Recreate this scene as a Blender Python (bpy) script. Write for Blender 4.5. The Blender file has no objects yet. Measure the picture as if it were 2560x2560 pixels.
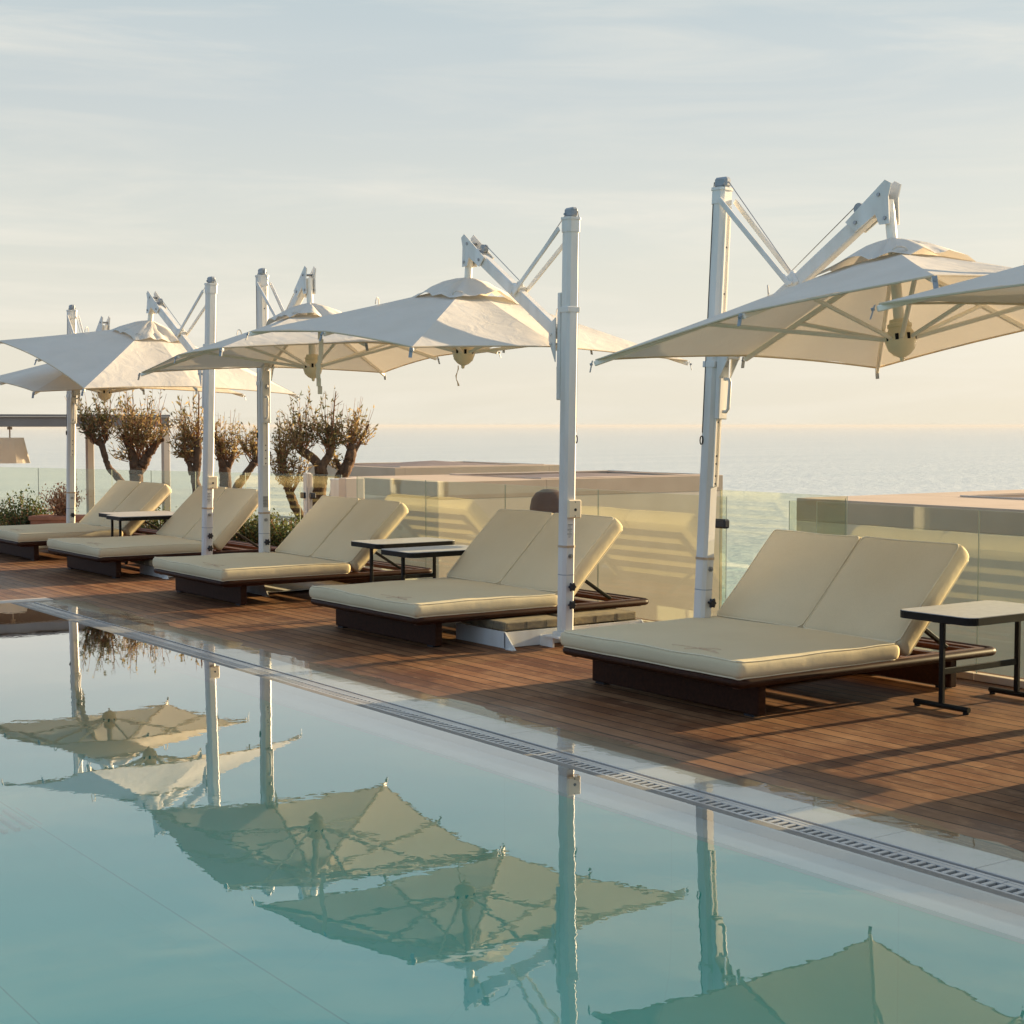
import bpy, math, random
from mathutils import Vector, Matrix, noise
R = math.radians
sc = bpy.context.scene
COL = sc.collection

# ------------------------------------------------------------------ camera
CAM_H = 1.6
F_PX, W_PX = 3900.0, 2560.0                     # focal length in pixels of the 2560 px frame
PITCH = math.atan(217.0 / F_PX)
TH = math.atan(2757.0 / math.hypot(F_PX, 217.0))
FWD = Vector((-math.cos(TH), math.sin(TH), 0)); RGT = Vector((math.sin(TH), math.cos(TH), 0)); UP = Vector((0, 0, 1))
cam_d = bpy.data.cameras.new("camera"); cam = bpy.data.objects.new("camera", cam_d); COL.objects.link(cam)
cf = FWD * math.cos(PITCH) - UP * math.sin(PITCH)
cu = FWD * math.sin(PITCH) + UP * math.cos(PITCH)
cam.matrix_world = Matrix(((RGT.x, cu.x, -cf.x, 0), (RGT.y, cu.y, -cf.y, 0), (RGT.z, cu.z, -cf.z, CAM_H), (0, 0, 0, 1)))
cam_d.sensor_width = 36; cam_d.lens = F_PX / W_PX * 36
cam_d.clip_start = 0.05; cam_d.clip_end = 120000
sc.camera = cam

# ------------------------------------------------------------------ light
SUN_EL, SUN_AZ = R(12.0), R(2.5)                # azimuth measured from +Y (sea) towards +X
sdir = Vector((math.sin(SUN_AZ) * math.cos(SUN_EL), math.cos(SUN_AZ) * math.cos(SUN_EL), math.sin(SUN_EL)))
sl = bpy.data.lights.new("sun", 'SUN'); sl.energy = 5.0; sl.angle = R(0.6); sl.color = (1.0, 0.76, 0.48)
so = bpy.data.objects.new("sun", sl); COL.objects.link(so)
so.rotation_euler = (-sdir).to_track_quat('-Z', 'Y').to_euler()

def ramp(nt, stops, interp='LINEAR'):
    n = nt.nodes.new('ShaderNodeValToRGB'); n.color_ramp.interpolation = interp
    e = n.color_ramp.elements
    while len(e) < len(stops): e.new(0.5)
    for i, (p, c) in enumerate(stops):
        e[i].position = p; e[i].color = (*c, 1) if len(c) == 3 else c
    return n

world = bpy.data.worlds.new("World"); sc.world = world; world.use_nodes = True
nt = world.node_tree; nt.nodes.clear(); L = nt.links.new
def wmath(op, a, b=None, clamp=False):
    n = nt.nodes.new('ShaderNodeMath'); n.operation = op; n.use_clamp = clamp
    for i, v in enumerate((a, b)):
        if v is None: continue
        if isinstance(v, (int, float)): n.inputs[i].default_value = v
        else: L(v, n.inputs[i])
    return n.outputs[0]
def wmix(f, a, b, bt='MIX'):
    n = nt.nodes.new('ShaderNodeMix'); n.data_type = 'RGBA'; n.blend_type = bt
    if isinstance(f, (int, float)): n.inputs[0].default_value = f
    else: L(f, n.inputs[0])
    for i, v in ((6, a), (7, b)):
        if isinstance(v, tuple): n.inputs[i].default_value = (*v, 1)
        else: L(v, n.inputs[i])
    return n.outputs[2]
sky = nt.nodes.new('ShaderNodeTexSky'); sky.sky_type = 'NISHITA'; sky.sun_disc = False
sky.sun_elevation = SUN_EL; sky.sun_rotation = SUN_AZ; sky.dust_density = 2.5; sky.air_density = 1.0
tc = nt.nodes.new('ShaderNodeTexCoord')
sx = nt.nodes.new('ShaderNodeSeparateXYZ'); L(tc.outputs['Generated'], sx.inputs[0])
# thin evening veil: pale cream at the horizon, grey blue higher up (radiance times ten: the background runs at 0.1)
veil = ramp(nt, [(0.0, (5.9, 5.55, 4.6)), (0.045, (5.8, 5.45, 4.6)), (0.12, (5.0, 5.05, 4.6)), (0.20, (4.15, 4.5, 4.5)),
                 (0.28, (3.6, 4.2, 4.4)), (0.45, (3.2, 4.1, 4.9)), (1.0, (2.3, 3.3, 4.7))])
L(wmath('MAXIMUM', sx.outputs[2], 0.0), veil.inputs[0])
# the side away from the sun is bluer
anti = ramp(nt, [(0.0, (3.2, 4.4, 6.1)), (0.25, (2.5, 3.9, 6.0)), (1.0, (1.7, 3.0, 5.1))]); L(wmath('MAXIMUM', sx.outputs[2], 0.0), anti.inputs[0])
mr = nt.nodes.new('ShaderNodeMapRange'); mr.interpolation_type = 'SMOOTHSTEP'; mr.inputs['From Min'].default_value = 0.30; mr.inputs['From Max'].default_value = -0.35; L(sx.outputs[1], mr.inputs[0])
base = wmix(mr.outputs[0], veil.outputs[0], anti.outputs[0])
base = wmix(0.12, base, sky.outputs[0])
mp = nt.nodes.new('ShaderNodeMapping'); mp.inputs['Scale'].default_value = (1.6, 1.6, 15.0); mp.inputs['Rotation'].default_value = (R(3), R(-2.5), 0)
L(tc.outputs['Generated'], mp.inputs[0])
n1 = nt.nodes.new('ShaderNodeTexNoise'); n1.inputs['Scale'].default_value = 2.6; n1.inputs['Detail'].default_value = 7; n1.inputs['Roughness'].default_value = 0.62; n1.inputs['Distortion'].default_value = 0.5
L(mp.outputs[0], n1.inputs['Vector'])
c1 = ramp(nt, [(0.44, (0, 0, 0)), (0.72, (1, 1, 1))]); L(n1.outputs[0], c1.inputs[0])
mp2 = nt.nodes.new('ShaderNodeMapping'); mp2.inputs['Scale'].default_value = (0.9, 0.9, 9.0); mp2.inputs['Location'].default_value = (3.1, 1.7, 0.4)
L(tc.outputs['Generated'], mp2.inputs[0])
n2 = nt.nodes.new('ShaderNodeTexNoise'); n2.inputs['Scale'].default_value = 1.7; n2.inputs['Detail'].default_value = 4
L(mp2.outputs[0], n2.inputs['Vector'])
c2 = ramp(nt, [(0.42, (0, 0, 0)), (0.70, (1, 1, 1))]); L(n2.outputs[0], c2.inputs[0])
cl = wmath('MULTIPLY', c1.outputs[0], wmath('ADD', wmath('MULTIPLY', c2.outputs[0], 0.75), 0.25))
cl = wmath('MULTIPLY', cl, 0.85)
sk = wmix(cl, base, (6.5, 6.0, 5.1))
bl = wmath('MULTIPLY', c2.outputs[0], 0.22)
sk = wmix(bl, sk, (5.3, 5.4, 5.15))
bg = nt.nodes.new('ShaderNodeBackground'); bg.inputs['Strength'].default_value = 0.05
L(sk, bg.inputs['Color'])
wo = nt.nodes.new('ShaderNodeOutputWorld'); L(bg.outputs[0], wo.inputs[0])

sc.view_settings.view_transform = 'Standard'; sc.view_settings.look = 'None'
sc.view_settings.exposure = 1.62; sc.view_settings.gamma = 1.0
sc.cycles.max_bounces = 10; sc.cycles.transparent_max_bounces = 24; sc.cycles.diffuse_bounces = 4
sc.cycles.glossy_bounces = 4; sc.cycles.caustics_reflective = False; sc.cycles.caustics_refractive = False
sc.cycles.sample_clamp_indirect = 6.0

# ------------------------------------------------------------------ materials
def mat(name, col, rough=0.6, spec=0.4, metal=0.0):
    m = bpy.data.materials.new(name); m.use_nodes = True
    b = m.node_tree.nodes['Principled BSDF']
    b.inputs['Base Color'].default_value = (*col, 1); b.inputs['Roughness'].default_value = rough
    b.inputs['Specular IOR Level'].default_value = spec; b.inputs['Metallic'].default_value = metal
    return m, m.node_tree, b
def nodes(nt):
    def N(t, **k):
        n = nt.nodes.new(t)
        for a, v in k.items():
            if hasattr(n, a): setattr(n, a, v)
            else: n.inputs[a].default_value = v
        return n
    return N
def mth(nt, op, a, b=None, c=None, clamp=False):
    n = nt.nodes.new('ShaderNodeMath'); n.operation = op; n.use_clamp = clamp
    for i, v in enumerate((a, b, c)):
        if v is None: continue
        if isinstance(v, (int, float)): n.inputs[i].default_value = v
        else: nt.links.new(v, n.inputs[i])
    return n.outputs[0]
def mixc(nt, f, a, b, bt='MIX'):
    n = nt.nodes.new('ShaderNodeMix'); n.data_type = 'RGBA'; n.blend_type = bt
    if isinstance(f, (int, float)): n.inputs[0].default_value = f
    else: nt.links.new(f, n.inputs[0])
    for i, v in ((6, a), (7, b)):
        if isinstance(v, tuple): n.inputs[i].default_value = (*v, 1)
        else: nt.links.new(v, n.inputs[i])
    return n.outputs[2]
def noisy(name, ca, cb, rough=0.6, scale=8, spec=0.4, bump=0.0, bscale=60, stretch=(1, 1, 1), bdist=0.002, world=False):
    """two tone mottled paint / fabric / stone"""
    m, nt, b = mat(name, ca, rough, spec); N = nodes(nt); L = nt.links.new
    tc = N('ShaderNodeTexCoord'); mp = N('ShaderNodeMapping'); mp.inputs['Scale'].default_value = stretch
    if world:
        g = N('ShaderNodeNewGeometry'); L(g.outputs['Position'], mp.inputs[0])
    else: L(tc.outputs['Object'], mp.inputs[0])
    n = N('ShaderNodeTexNoise'); n.inputs['Scale'].default_value = scale; n.inputs['Detail'].default_value = 6; L(mp.outputs[0], n.inputs['Vector'])
    r = ramp(nt, [(0.3, ca), (0.7, cb)]); L(n.outputs[0], r.inputs[0]); L(r.outputs[0], b.inputs['Base Color'])
    if bump:
        n2 = N('ShaderNodeTexNoise'); n2.inputs['Scale'].default_value = bscale; n2.inputs['Detail'].default_value = 4; L(mp.outputs[0], n2.inputs['Vector'])
        bp = N('ShaderNodeBump'); bp.inputs['Strength'].default_value = bump; bp.inputs['Distance'].default_value = bdist
        L(n2.outputs[0], bp.inputs['Height']); L(bp.outputs[0], b.inputs['Normal'])
    return m
M = {}
M['white'] = noisy('white_paint', (.74, .72, .66), (.62, .585, .51), 0.5, 9, 0.35, 0.2, 30, (1, 1, .22))
M['cream'] = noisy('cream_plastic', (.90, .74, .48), (.84, .68, .42), 0.4, 6)
M['rib'] = noisy('rib_paint', (.90, .83, .70), (.86, .78, .63), 0.42, 6)
M['black'] = mat('black_plastic', (.015, .015, .017), 0.4)[0]
M['steel'] = mat('bolt_steel', (.34, .33, .31), 0.35, 0.5, 0.9)[0]
M['capgrey'] = noisy('grey_cap', (.33, .35, .36), (.26, .27, .27), 0.45, 20)
M['rust'] = noisy('rusty_ring', (.42, .27, .15), (.55, .42, .28), 0.6, 30)
M['wood'] = noisy('dark_teak', (.050, .017, .007), (.026, .009, .004), 0.5, 6, 0.10, 0.25, 40, (8, 1, 8), 0.001)
M['woodred'] = noisy('reddish_teak', (.13, .045, .02), (.08, .028, .014), 0.45, 6, 0.3, 0.25, 40, (8, 1, 8), 0.001)
M['tabledark'] = noisy('dark_bronze_metal', (.010, .008, .006), (.015, .012, .009), 0.5, 10, 0.15)
M['tabletop'] = noisy('pale_grey_tabletop', (.46, .45, .43), (.38, .37, .35), 0.5, 22, 0.4, 0.1, 90)
M['piping'] = noisy('piping_cord', (.80, .69, .47), (.74, .63, .41), 0.7, 30)
M['emblem'] = mat('rust_thread', (.60, .39, .26), 0.7)[0]
M['concrete'] = noisy('weathered_concrete', (.30, .235, .13), (.15, .12, .085), 0.85, 9, 0.2, 0.5, 45, (1, 1, 2.5), 0.004)
M['stucco'] = noisy('beige_stucco', (.72, .59, .44), (.66, .535, .39), 0.8, 2.2, 0.2, 0.15, 60, world=True)
M['stuccotop'] = noisy('darkened_stucco_top', (.52, .40, .285), (.46, .35, .245), 0.85, 1.6, 0.1, 0.2, 40, world=True)  # wall stucco again, coloured darker to offset the light falling on the top
M['stuccolight'] = noisy('cream_stucco', (.66, .56, .44), (.60, .50, .39), 0.8, 2.2, 0.2)
M['shadefabric'] = noisy('dark_shade_fabric', (.20, .155, .135), (.25, .20, .175), 0.85, 4, 0.1, 0.3, 14, bdist=0.01)
M['greybeam'] = noisy('shaded_beam_grey', (.30, .28, .25), (.26, .24, .215), 0.5, 3)  # grey has the shade on the beam's near face painted in
M['browncloth'] = noisy('brown_roof_slats', (.16, .10, .06), (.11, .07, .045), 0.7, 3, 0.3, 0, 10, (1, 9, 1))
M['terracotta'] = noisy('terracotta', (.40, .17, .095), (.30, .12, .07), 0.75, 9, 0.2, 0.3, 40)
M['bark'] = noisy('olive_bark', (.17, .105, .062), (.075, .046, .03), 0.9, 14, 0.1, 0.9, 26, (1, 1, .5), 0.02)
M['twig'] = noisy('reddish_twig', (.34, .17, .085), (.20, .10, .05), 0.8, 12, 0.1)
M['sticker'] = mat('grey_sticker', (.36, .34, .30), 0.5)[0]
M['stickerline'] = mat('sticker_print', (.16, .15, .13), 0.6)[0]
M['strap'] = noisy('tan_strap', (.80, .58, .34), (.72, .51, .29), 0.8, 20)
M['tile'] = noisy('pale_pool_tile', (.54, .49, .43), (.42, .385, .335), 0.12, 2.2, 0.5, 0.06, 12)
M['grating'] = noisy('white_grating', (.42, .405, .375), (.28, .265, .235), 0.16, 4)
M['curb'] = noisy('grey_stone_curb', (.24, .22, .185), (.19, .175, .15), 0.6, 14, 0.3, 0.3, 60)
M['channel'] = mat('channel_dark', (.06, .05, .042), 0.7)[0]
M['terrace'] = noisy('terrace_stone', (.42, .36, .28), (.36, .31, .24), 0.8, 2, 0.2, world=True)
M['brownobj'] = noisy('dark_brown_dome', (.085, .04, .026), (.06, .028, .018), 0.6, 5, 0.2)
M['lampcloth'] = None

def leafmat(name, stops, trans=0.48, seed=0.0):
    m = bpy.data.materials.new(name); m.use_nodes = True; nt = m.node_tree; nt.nodes.clear(); N = nodes(nt); L = nt.links.new
    g = N('ShaderNodeNewGeometry'); r = ramp(nt, stops, 'LINEAR'); L(g.outputs['Random Per Island'], r.inputs[0])
    d = N('ShaderNodeBsdfPrincipled'); d.inputs['Roughness'].default_value = 0.55; d.inputs['Specular IOR Level'].default_value = 0.3
    t = N('ShaderNodeBsdfTranslucent'); L(r.outputs[0], d.inputs['Base Color']); L(r.outputs[0], t.inputs[0])
    mx = N('ShaderNodeMixShader'); mx.inputs[0].default_value = trans; L(d.outputs[0], mx.inputs[1]); L(t.outputs[0], mx.inputs[2])
    o = N('ShaderNodeOutputMaterial'); L(mx.outputs[0], o.inputs[0]); return m
M['oliveleaf'] = leafmat('olive_leaves', [(0, (.12, .11, .045)), (.35, (.24, .19, .07)), (.7, (.42, .30, .12)), (1, (.54, .38, .17))])
M['oliveleafdark'] = leafmat('dark_olive_leaves', [(0, (.065, .075, .032)), (.6, (.16, .145, .055)), (1, (.38, .27, .11))])
M['bushleaf'] = leafmat('green_bush_leaves', [(0, (.035, .055, .018)), (.6, (.09, .115, .035)), (1, (.22, .22, .075))])
M['pinkleaf'] = leafmat('dry_pink_leaves', [(0, (.42, .20, .11)), (.6, (.58, .31, .18)), (1, (.50, .34, .17))])

def fabric(name, ca, cb, trans, wr=0.25, tcol=None):
    m = bpy.data.materials.new(name); m.use_nodes = True; nt = m.node_tree; nt.nodes.clear(); N = nodes(nt); L = nt.links.new
    tc = N('ShaderNodeTexCoord')
    n = N('ShaderNodeTexNoise'); n.inputs['Scale'].default_value = 3.0; n.inputs['Detail'].default_value = 5; L(tc.outputs['Object'], n.inputs['Vector'])
    r = ramp(nt, [(0.3, ca), (0.7, cb)]); L(n.outputs[0], r.inputs[0])
    n2 = N('ShaderNodeTexNoise'); n2.inputs['Scale'].default_value = 5.5; n2.inputs['Detail'].default_value = 5; n2.inputs['Distortion'].default_value = 0.8; L(tc.outputs['Object'], n2.inputs['Vector'])
    n3 = N('ShaderNodeTexNoise'); n3.inputs['Scale'].default_value = 190; n3.inputs['Detail'].default_value = 2; L(tc.outputs['Object'], n3.inputs['Vector'])
    h = mth(nt, 'ADD', n2.outputs[0], mth(nt, 'MULTIPLY', n3.outputs[0], 0.035))
    bp = N('ShaderNodeBump'); bp.inputs['Strength'].default_value = wr; bp.inputs['Distance'].default_value = 0.03; L(h, bp.inputs['Height'])
    d = N('ShaderNodeBsdfDiffuse'); t = N('ShaderNodeBsdfTranslucent')
    L(r.outputs[0], d.inputs[0]); L(bp.outputs[0], d.inputs['Normal'])
    if tcol: t.inputs[0].default_value = (*tcol, 1)
    else: L(r.outputs[0], t.inputs[0])
    mx = N('ShaderNodeMixShader'); mx.inputs[0].default_value = trans; L(d.outputs[0], mx.inputs[1]); L(t.outputs[0], mx.inputs[2])
    o = N('ShaderNodeOutputMaterial'); L(mx.outputs[0], o.inputs[0]); return m
M['canvas'] = fabric('canopy_canvas', (.755, .70, .60), (.70, .645, .545), 0.20, 0.30, (.80, .71, .56))
M['lampcloth'] = fabric('lampshade_cloth', (.90, .80, .62), (.86, .75, .57), 0.62, 0.05)
M['hem'] = fabric('canvas_hem', (.74, .62, .44), (.68, .56, .38), 0.15, 0.1)

def cushion_mat():
    m, nt, b = mat('beige_cushion_canvas', (.56, .46, .28), 0.85, 0.15); N = nodes(nt); L = nt.links.new
    tc = N('ShaderNodeTexCoord'); n = N('ShaderNodeTexNoise'); n.inputs['Scale'].default_value = 2.2; n.inputs['Detail'].default_value = 6; L(tc.outputs['Object'], n.inputs['Vector'])
    r = ramp(nt, [(0.3, (.75, .625, .395)), (0.72, (.70, .57, .345))]); L(n.outputs[0], r.inputs[0])
    n4 = N('ShaderNodeTexNoise'); n4.inputs['Scale'].default_value = 150; n4.inputs['Detail'].default_value = 1; L(tc.outputs['Object'], n4.inputs['Vector'])
    c = mixc(nt, mth(nt, 'MULTIPLY', n4.outputs[0], 0.5), r.outputs[0], (.57, .465, .29)); L(c, b.inputs['Base Color'])
    n2 = N('ShaderNodeTexNoise'); n2.inputs['Scale'].default_value = 5; n2.inputs['Detail'].default_value = 5; L(tc.outputs['Object'], n2.inputs['Vector'])
    h = mth(nt, 'ADD', n2.outputs[0], mth(nt, 'MULTIPLY', n4.outputs[0], 0.06))
    bp = N('ShaderNodeBump'); bp.inputs['Strength'].default_value = 0.4; bp.inputs['Distance'].default_value = 0.018; L(h, bp.inputs['Height']); L(bp.outputs[0], b.inputs['Normal'])
    return m
M['cushion'] = cushion_mat()

def deck_mat():
    m, nt, b = mat('deck_boards', (.2, .1, .05), 0.5, 0.10); N = nodes(nt); L = nt.links.new
    g = N('ShaderNodeNewGeometry'); s = N('ShaderNodeSeparateXYZ'); L(g.outputs['Position'], s.inputs[0])
    BW = 0.112
    v = mth(nt, 'DIVIDE', s.outputs[1], BW); row = mth(nt, 'FLOOR', v); fr = mth(nt, 'FRACT', v)
    wn = N('ShaderNodeTexWhiteNoise'); wn.noise_dimensions = '1D'; L(row, wn.inputs['W'])
    u = mth(nt, 'ADD', mth(nt, 'DIVIDE', s.outputs[0], 2.3), mth(nt, 'MULTIPLY', wn.outputs['Value'], 9.7))
    seg = mth(nt, 'FLOOR', u); fu = mth(nt, 'FRACT', u)
    cb = N('ShaderNodeCombineXYZ'); L(seg, cb.inputs[0]); L(row, cb.inputs[1])
    wn2 = N('ShaderNodeTexWhiteNoise'); wn2.noise_dimensions = '2D'; L(cb.outputs[0], wn2.inputs['Vector'])
    tone = ramp(nt, [(0, (.085, .030, .010)), (.35, (.14, .053, .018)), (.7, (.20, .081, .028)), (1, (.27, .125, .049))]); L(wn2.outputs['Value'], tone.inputs[0])
    off = N('ShaderNodeVectorMath', operation='ADD'); L(g.outputs['Position'], off.inputs[0]); L(wn2.outputs['Color'], off.inputs[1])
    mp = N('ShaderNodeMapping'); mp.inputs['Scale'].default_value = (1.4, 26, 1); L(off.outputs[0], mp.inputs[0])
    gr = N('ShaderNodeTexNoise'); gr.inputs['Scale'].default_value = 2.2; gr.inputs['Detail'].default_value = 8; gr.inputs['Roughness'].default_value = 0.65; gr.inputs['Distortion'].default_value = 0.6; L(mp.outputs[0], gr.inputs['Vector'])
    c = mixc(nt, mth(nt, 'MULTIPLY', gr.outputs[0], 0.75), tone.outputs[0], (.115, .05, .028), 'MIX')
    wr = N('ShaderNodeTexNoise'); wr.inputs['Scale'].default_value = 1.5; wr.inputs['Detail'].default_value = 9; wr.inputs['Roughness'].default_value = 0.7; L(g.outputs['Position'], wr.inputs['Vector'])
    wrr = ramp(nt, [(0.46, (0, 0, 0)), (0.72, (1, 1, 1))]); L(wr.outputs[0], wrr.inputs[0])
    c = mixc(nt, mth(nt, 'MULTIPLY', wrr.outputs[0], 0.6), c, (.38, .215, .105))
    st = N('ShaderNodeTexNoise'); st.inputs['Scale'].default_value = 0.9; st.inputs['Detail'].default_value = 7; st.inputs['Roughness'].default_value = 0.65; L(g.outputs['Position'], st.inputs['Vector'])
    stt = ramp(nt, [(0.50, (0, 0, 0)), (0.74, (1, 1, 1))]); L(st.outputs[0], stt.inputs[0])
    bl = N('ShaderNodeTexNoise'); bl.inputs['Scale'].default_value = 9.0; bl.inputs['Detail'].default_value = 8; bl.inputs['Roughness'].default_value = 0.75
    mb = N('ShaderNodeMapping'); mb.inputs['Scale'].default_value = (.55, 1.6, 1); L(off.outputs[0], mb.inputs[0]); L(mb.outputs[0], bl.inputs['Vector'])
    blr = ramp(nt, [(0.52, (0, 0, 0)), (0.70, (1, 1, 1))]); L(bl.outputs[0], blr.inputs[0])
    c = mixc(nt, mth(nt, 'MULTIPLY', blr.outputs[0], 0.5), c, (.40, .23, .115))
    c = mixc(nt, mth(nt, 'MULTIPLY', stt.outputs[0], 0.6), c, (.075, .032, .016))
    # seams between boards and at board ends, irregular in width
    gw = mth(nt, 'ADD', 0.07, mth(nt, 'MULTIPLY', wn2.outputs['Value'], 0.06))
    gap = mth(nt, 'LESS_THAN', fr, gw)
    gap2 = mth(nt, 'LESS_THAN', fu, 0.0016)
    gp = mth(nt, 'MAXIMUM', gap, gap2)
    c = mixc(nt, mth(nt, 'MULTIPLY', gp, 0.95), c, (.007, .004, .003)); L(c, b.inputs['Base Color'])
    # boards wet near the overflowing pool edge
    wet = N('ShaderNodeMapRange'); wet.inputs['From Min'].default_value = 5.35; wet.inputs['From Max'].default_value = 4.95
    L(mth(nt, 'ADD', s.outputs[1], mth(nt, 'MULTIPLY', mth(nt, 'SUBTRACT', wr.outputs[0], 0.5), 0.9)), wet.inputs[0])
    rg = mth(nt, 'SUBTRACT', mth(nt, 'ADD', 0.48, mth(nt, 'MULTIPLY', gr.outputs[0], 0.25)), mth(nt, 'MULTIPLY', wet.outputs[0], 0.30)); L(rg, b.inputs['Roughness'])
    h = mth(nt, 'SUBTRACT', mth(nt, 'MULTIPLY', gr.outputs[0], 0.25), mth(nt, 'MULTIPLY', gp, 1.0))
    h = mth(nt, 'ADD', h, mth(nt, 'MULTIPLY', wn2.outputs['Value'], 0.3))
    bp = N('ShaderNodeBump'); bp.inputs['Strength'].default_value = 0.6; bp.inputs['Distance'].default_value = 0.004; L(h, bp.inputs['Height']); L(bp.outputs[0], b.inputs['Normal'])
    return m
M['deck'] = deck_mat()

def pool_mat():
    m, nt, b = mat('pool_floor_tiles', (.4, .6, .55), 0.6, 0.2); N = nodes(nt); L = nt.links.new
    g = N('ShaderNodeNewGeometry'); s = N('ShaderNodeSeparateXYZ'); L(g.outputs['Position'], s.inputs[0])
    n = N('ShaderNodeTexNoise'); n.inputs['Scale'].default_value = 0.7; n.inputs['Detail'].default_value = 3; L(g.outputs['Position'], n.inputs['Vector'])
    r = ramp(nt, [(0.3, (.155, .56, .415)), (0.7, (.18, .59, .44))]); L(n.outputs[0], r.inputs[0])
    fx = mth(nt, 'FRACT', mth(nt, 'DIVIDE', s.outputs[0], 1.2)); fy = mth(nt, 'FRACT', mth(nt, 'DIVIDE', s.outputs[1], 1.2))
    j = mth(nt, 'MAXIMUM', mth(nt, 'MULTIPLY', mth(nt, 'LESS_THAN', fx, 0.005), 0.25), mth(nt, 'LESS_THAN', fy, 0.008))
    c = mixc(nt, mth(nt, 'MULTIPLY', j, 0.5), r.outputs[0], (.06, .24, .18)); L(c, b.inputs['Base Color']); return m
M['poolfloor'] = pool_mat()
def two_sided_fresnel(nt, ior, normal=None):
    g = nt.nodes.new('ShaderNodeNewGeometry'); fr = nt.nodes.new('ShaderNodeFresnel')
    nt.links.new(mth(nt, 'ADD', ior, mth(nt, 'MULTIPLY', g.outputs['Backfacing'], 1 / ior - ior)), fr.inputs['IOR'])
    if normal is not None: nt.links.new(normal, fr.inputs['Normal'])
    return fr

def water_mat(name, tint, bump, scale, dist, mult=2.3):
    m = bpy.data.materials.new(name); m.use_nodes = True; nt = m.node_tree; nt.nodes.clear(); N = nodes(nt); L = nt.links.new
    g = N('ShaderNodeNewGeometry'); mp = N('ShaderNodeMapping'); L(g.outputs['Position'], mp.inputs[0]); mp.inputs['Scale'].default_value = (1, 1, 1)
    n = N('ShaderNodeTexNoise'); n.inputs['Scale'].default_value = scale; n.inputs['Detail'].default_value = 3; L(mp.outputs[0], n.inputs['Vector'])
    nb = N('ShaderNodeTexNoise'); nb.inputs['Scale'].default_value = scale * 0.22; nb.inputs['Detail'].default_value = 2; L(mp.outputs[0], nb.inputs['Vector'])
    h = mth(nt, 'ADD', n.outputs[0], mth(nt, 'MULTIPLY', nb.outputs[0], 1.6))
    bp = N('ShaderNodeBump'); bp.inputs['Strength'].default_value = bump; bp.inputs['Distance'].default_value = dist; L(h, bp.inputs['Height'])
    nc = N('ShaderNodeTexNoise'); nc.inputs['Scale'].default_value = 0.55; nc.inputs['Detail'].default_value = 3; L(mp.outputs[0], nc.inputs['Vector'])
    calm = ramp(nt, [(0.35, (.25, .25, .25)), (0.68, (1, 1, 1))]); L(nc.outputs[0], calm.inputs[0]); L(mth(nt, 'MULTIPLY', calm.outputs[0], bump * 1.4), bp.inputs['Strength'])
    fr = two_sided_fresnel(nt, 1.33, bp.outputs[0])
    gl = N('ShaderNodeBsdfGlossy'); gl.inputs['Roughness'].default_value = 0.0; L(bp.outputs[0], gl.inputs['Normal'])
    tr = N('ShaderNodeBsdfTransparent'); tr.inputs[0].default_value = (*tint, 1)
    mx = N('ShaderNodeMixShader'); L(mth(nt, 'MULTIPLY', fr.outputs[0], mult, clamp=True), mx.inputs[0]); L(tr.outputs[0], mx.inputs[1]); L(gl.outputs[0], mx.inputs[2])
    o = N('ShaderNodeOutputMaterial'); L(mx.outputs[0], o.inputs[0]); return m
M['poolwater'] = water_mat('pool_water', (.86, .97, .94), 0.10, 6.0, 0.0034)
M['drainteal'] = mat('drain_cover_plastic', (.20, .46, .37), 0.5)[0]
M['film'] = water_mat('thin_water_film', (.93, .95, .93), 0.16, 9.0, 0.006, 1.05)

def glass_mat():
    m = bpy.data.materials.new('tinted_glass'); m.use_nodes = True; nt = m.node_tree; nt.nodes.clear(); N = nodes(nt); L = nt.links.new
    fr = two_sided_fresnel(nt, 1.5)
    gl = N('ShaderNodeBsdfGlossy'); gl.inputs['Roughness'].default_value = 0.0; gl.inputs[0].default_value = (.95, .98, .9, 1)
    tr = N('ShaderNodeBsdfTransparent'); tr.inputs[0].default_value = (.93, .945, .88, 1)
    mx = N('ShaderNodeMixShader'); L(fr.outputs[0], mx.inputs[0]); L(tr.outputs[0], mx.inputs[1]); L(gl.outputs[0], mx.inputs[2])
    o = N('ShaderNodeOutputMaterial'); L(mx.outputs[0], o.inputs[0]); return m
M['glass'] = glass_mat()
M['glassedge'] = mat('glass_edge', (.30, .34, .28), 0.25, 0.5)[0]

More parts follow.
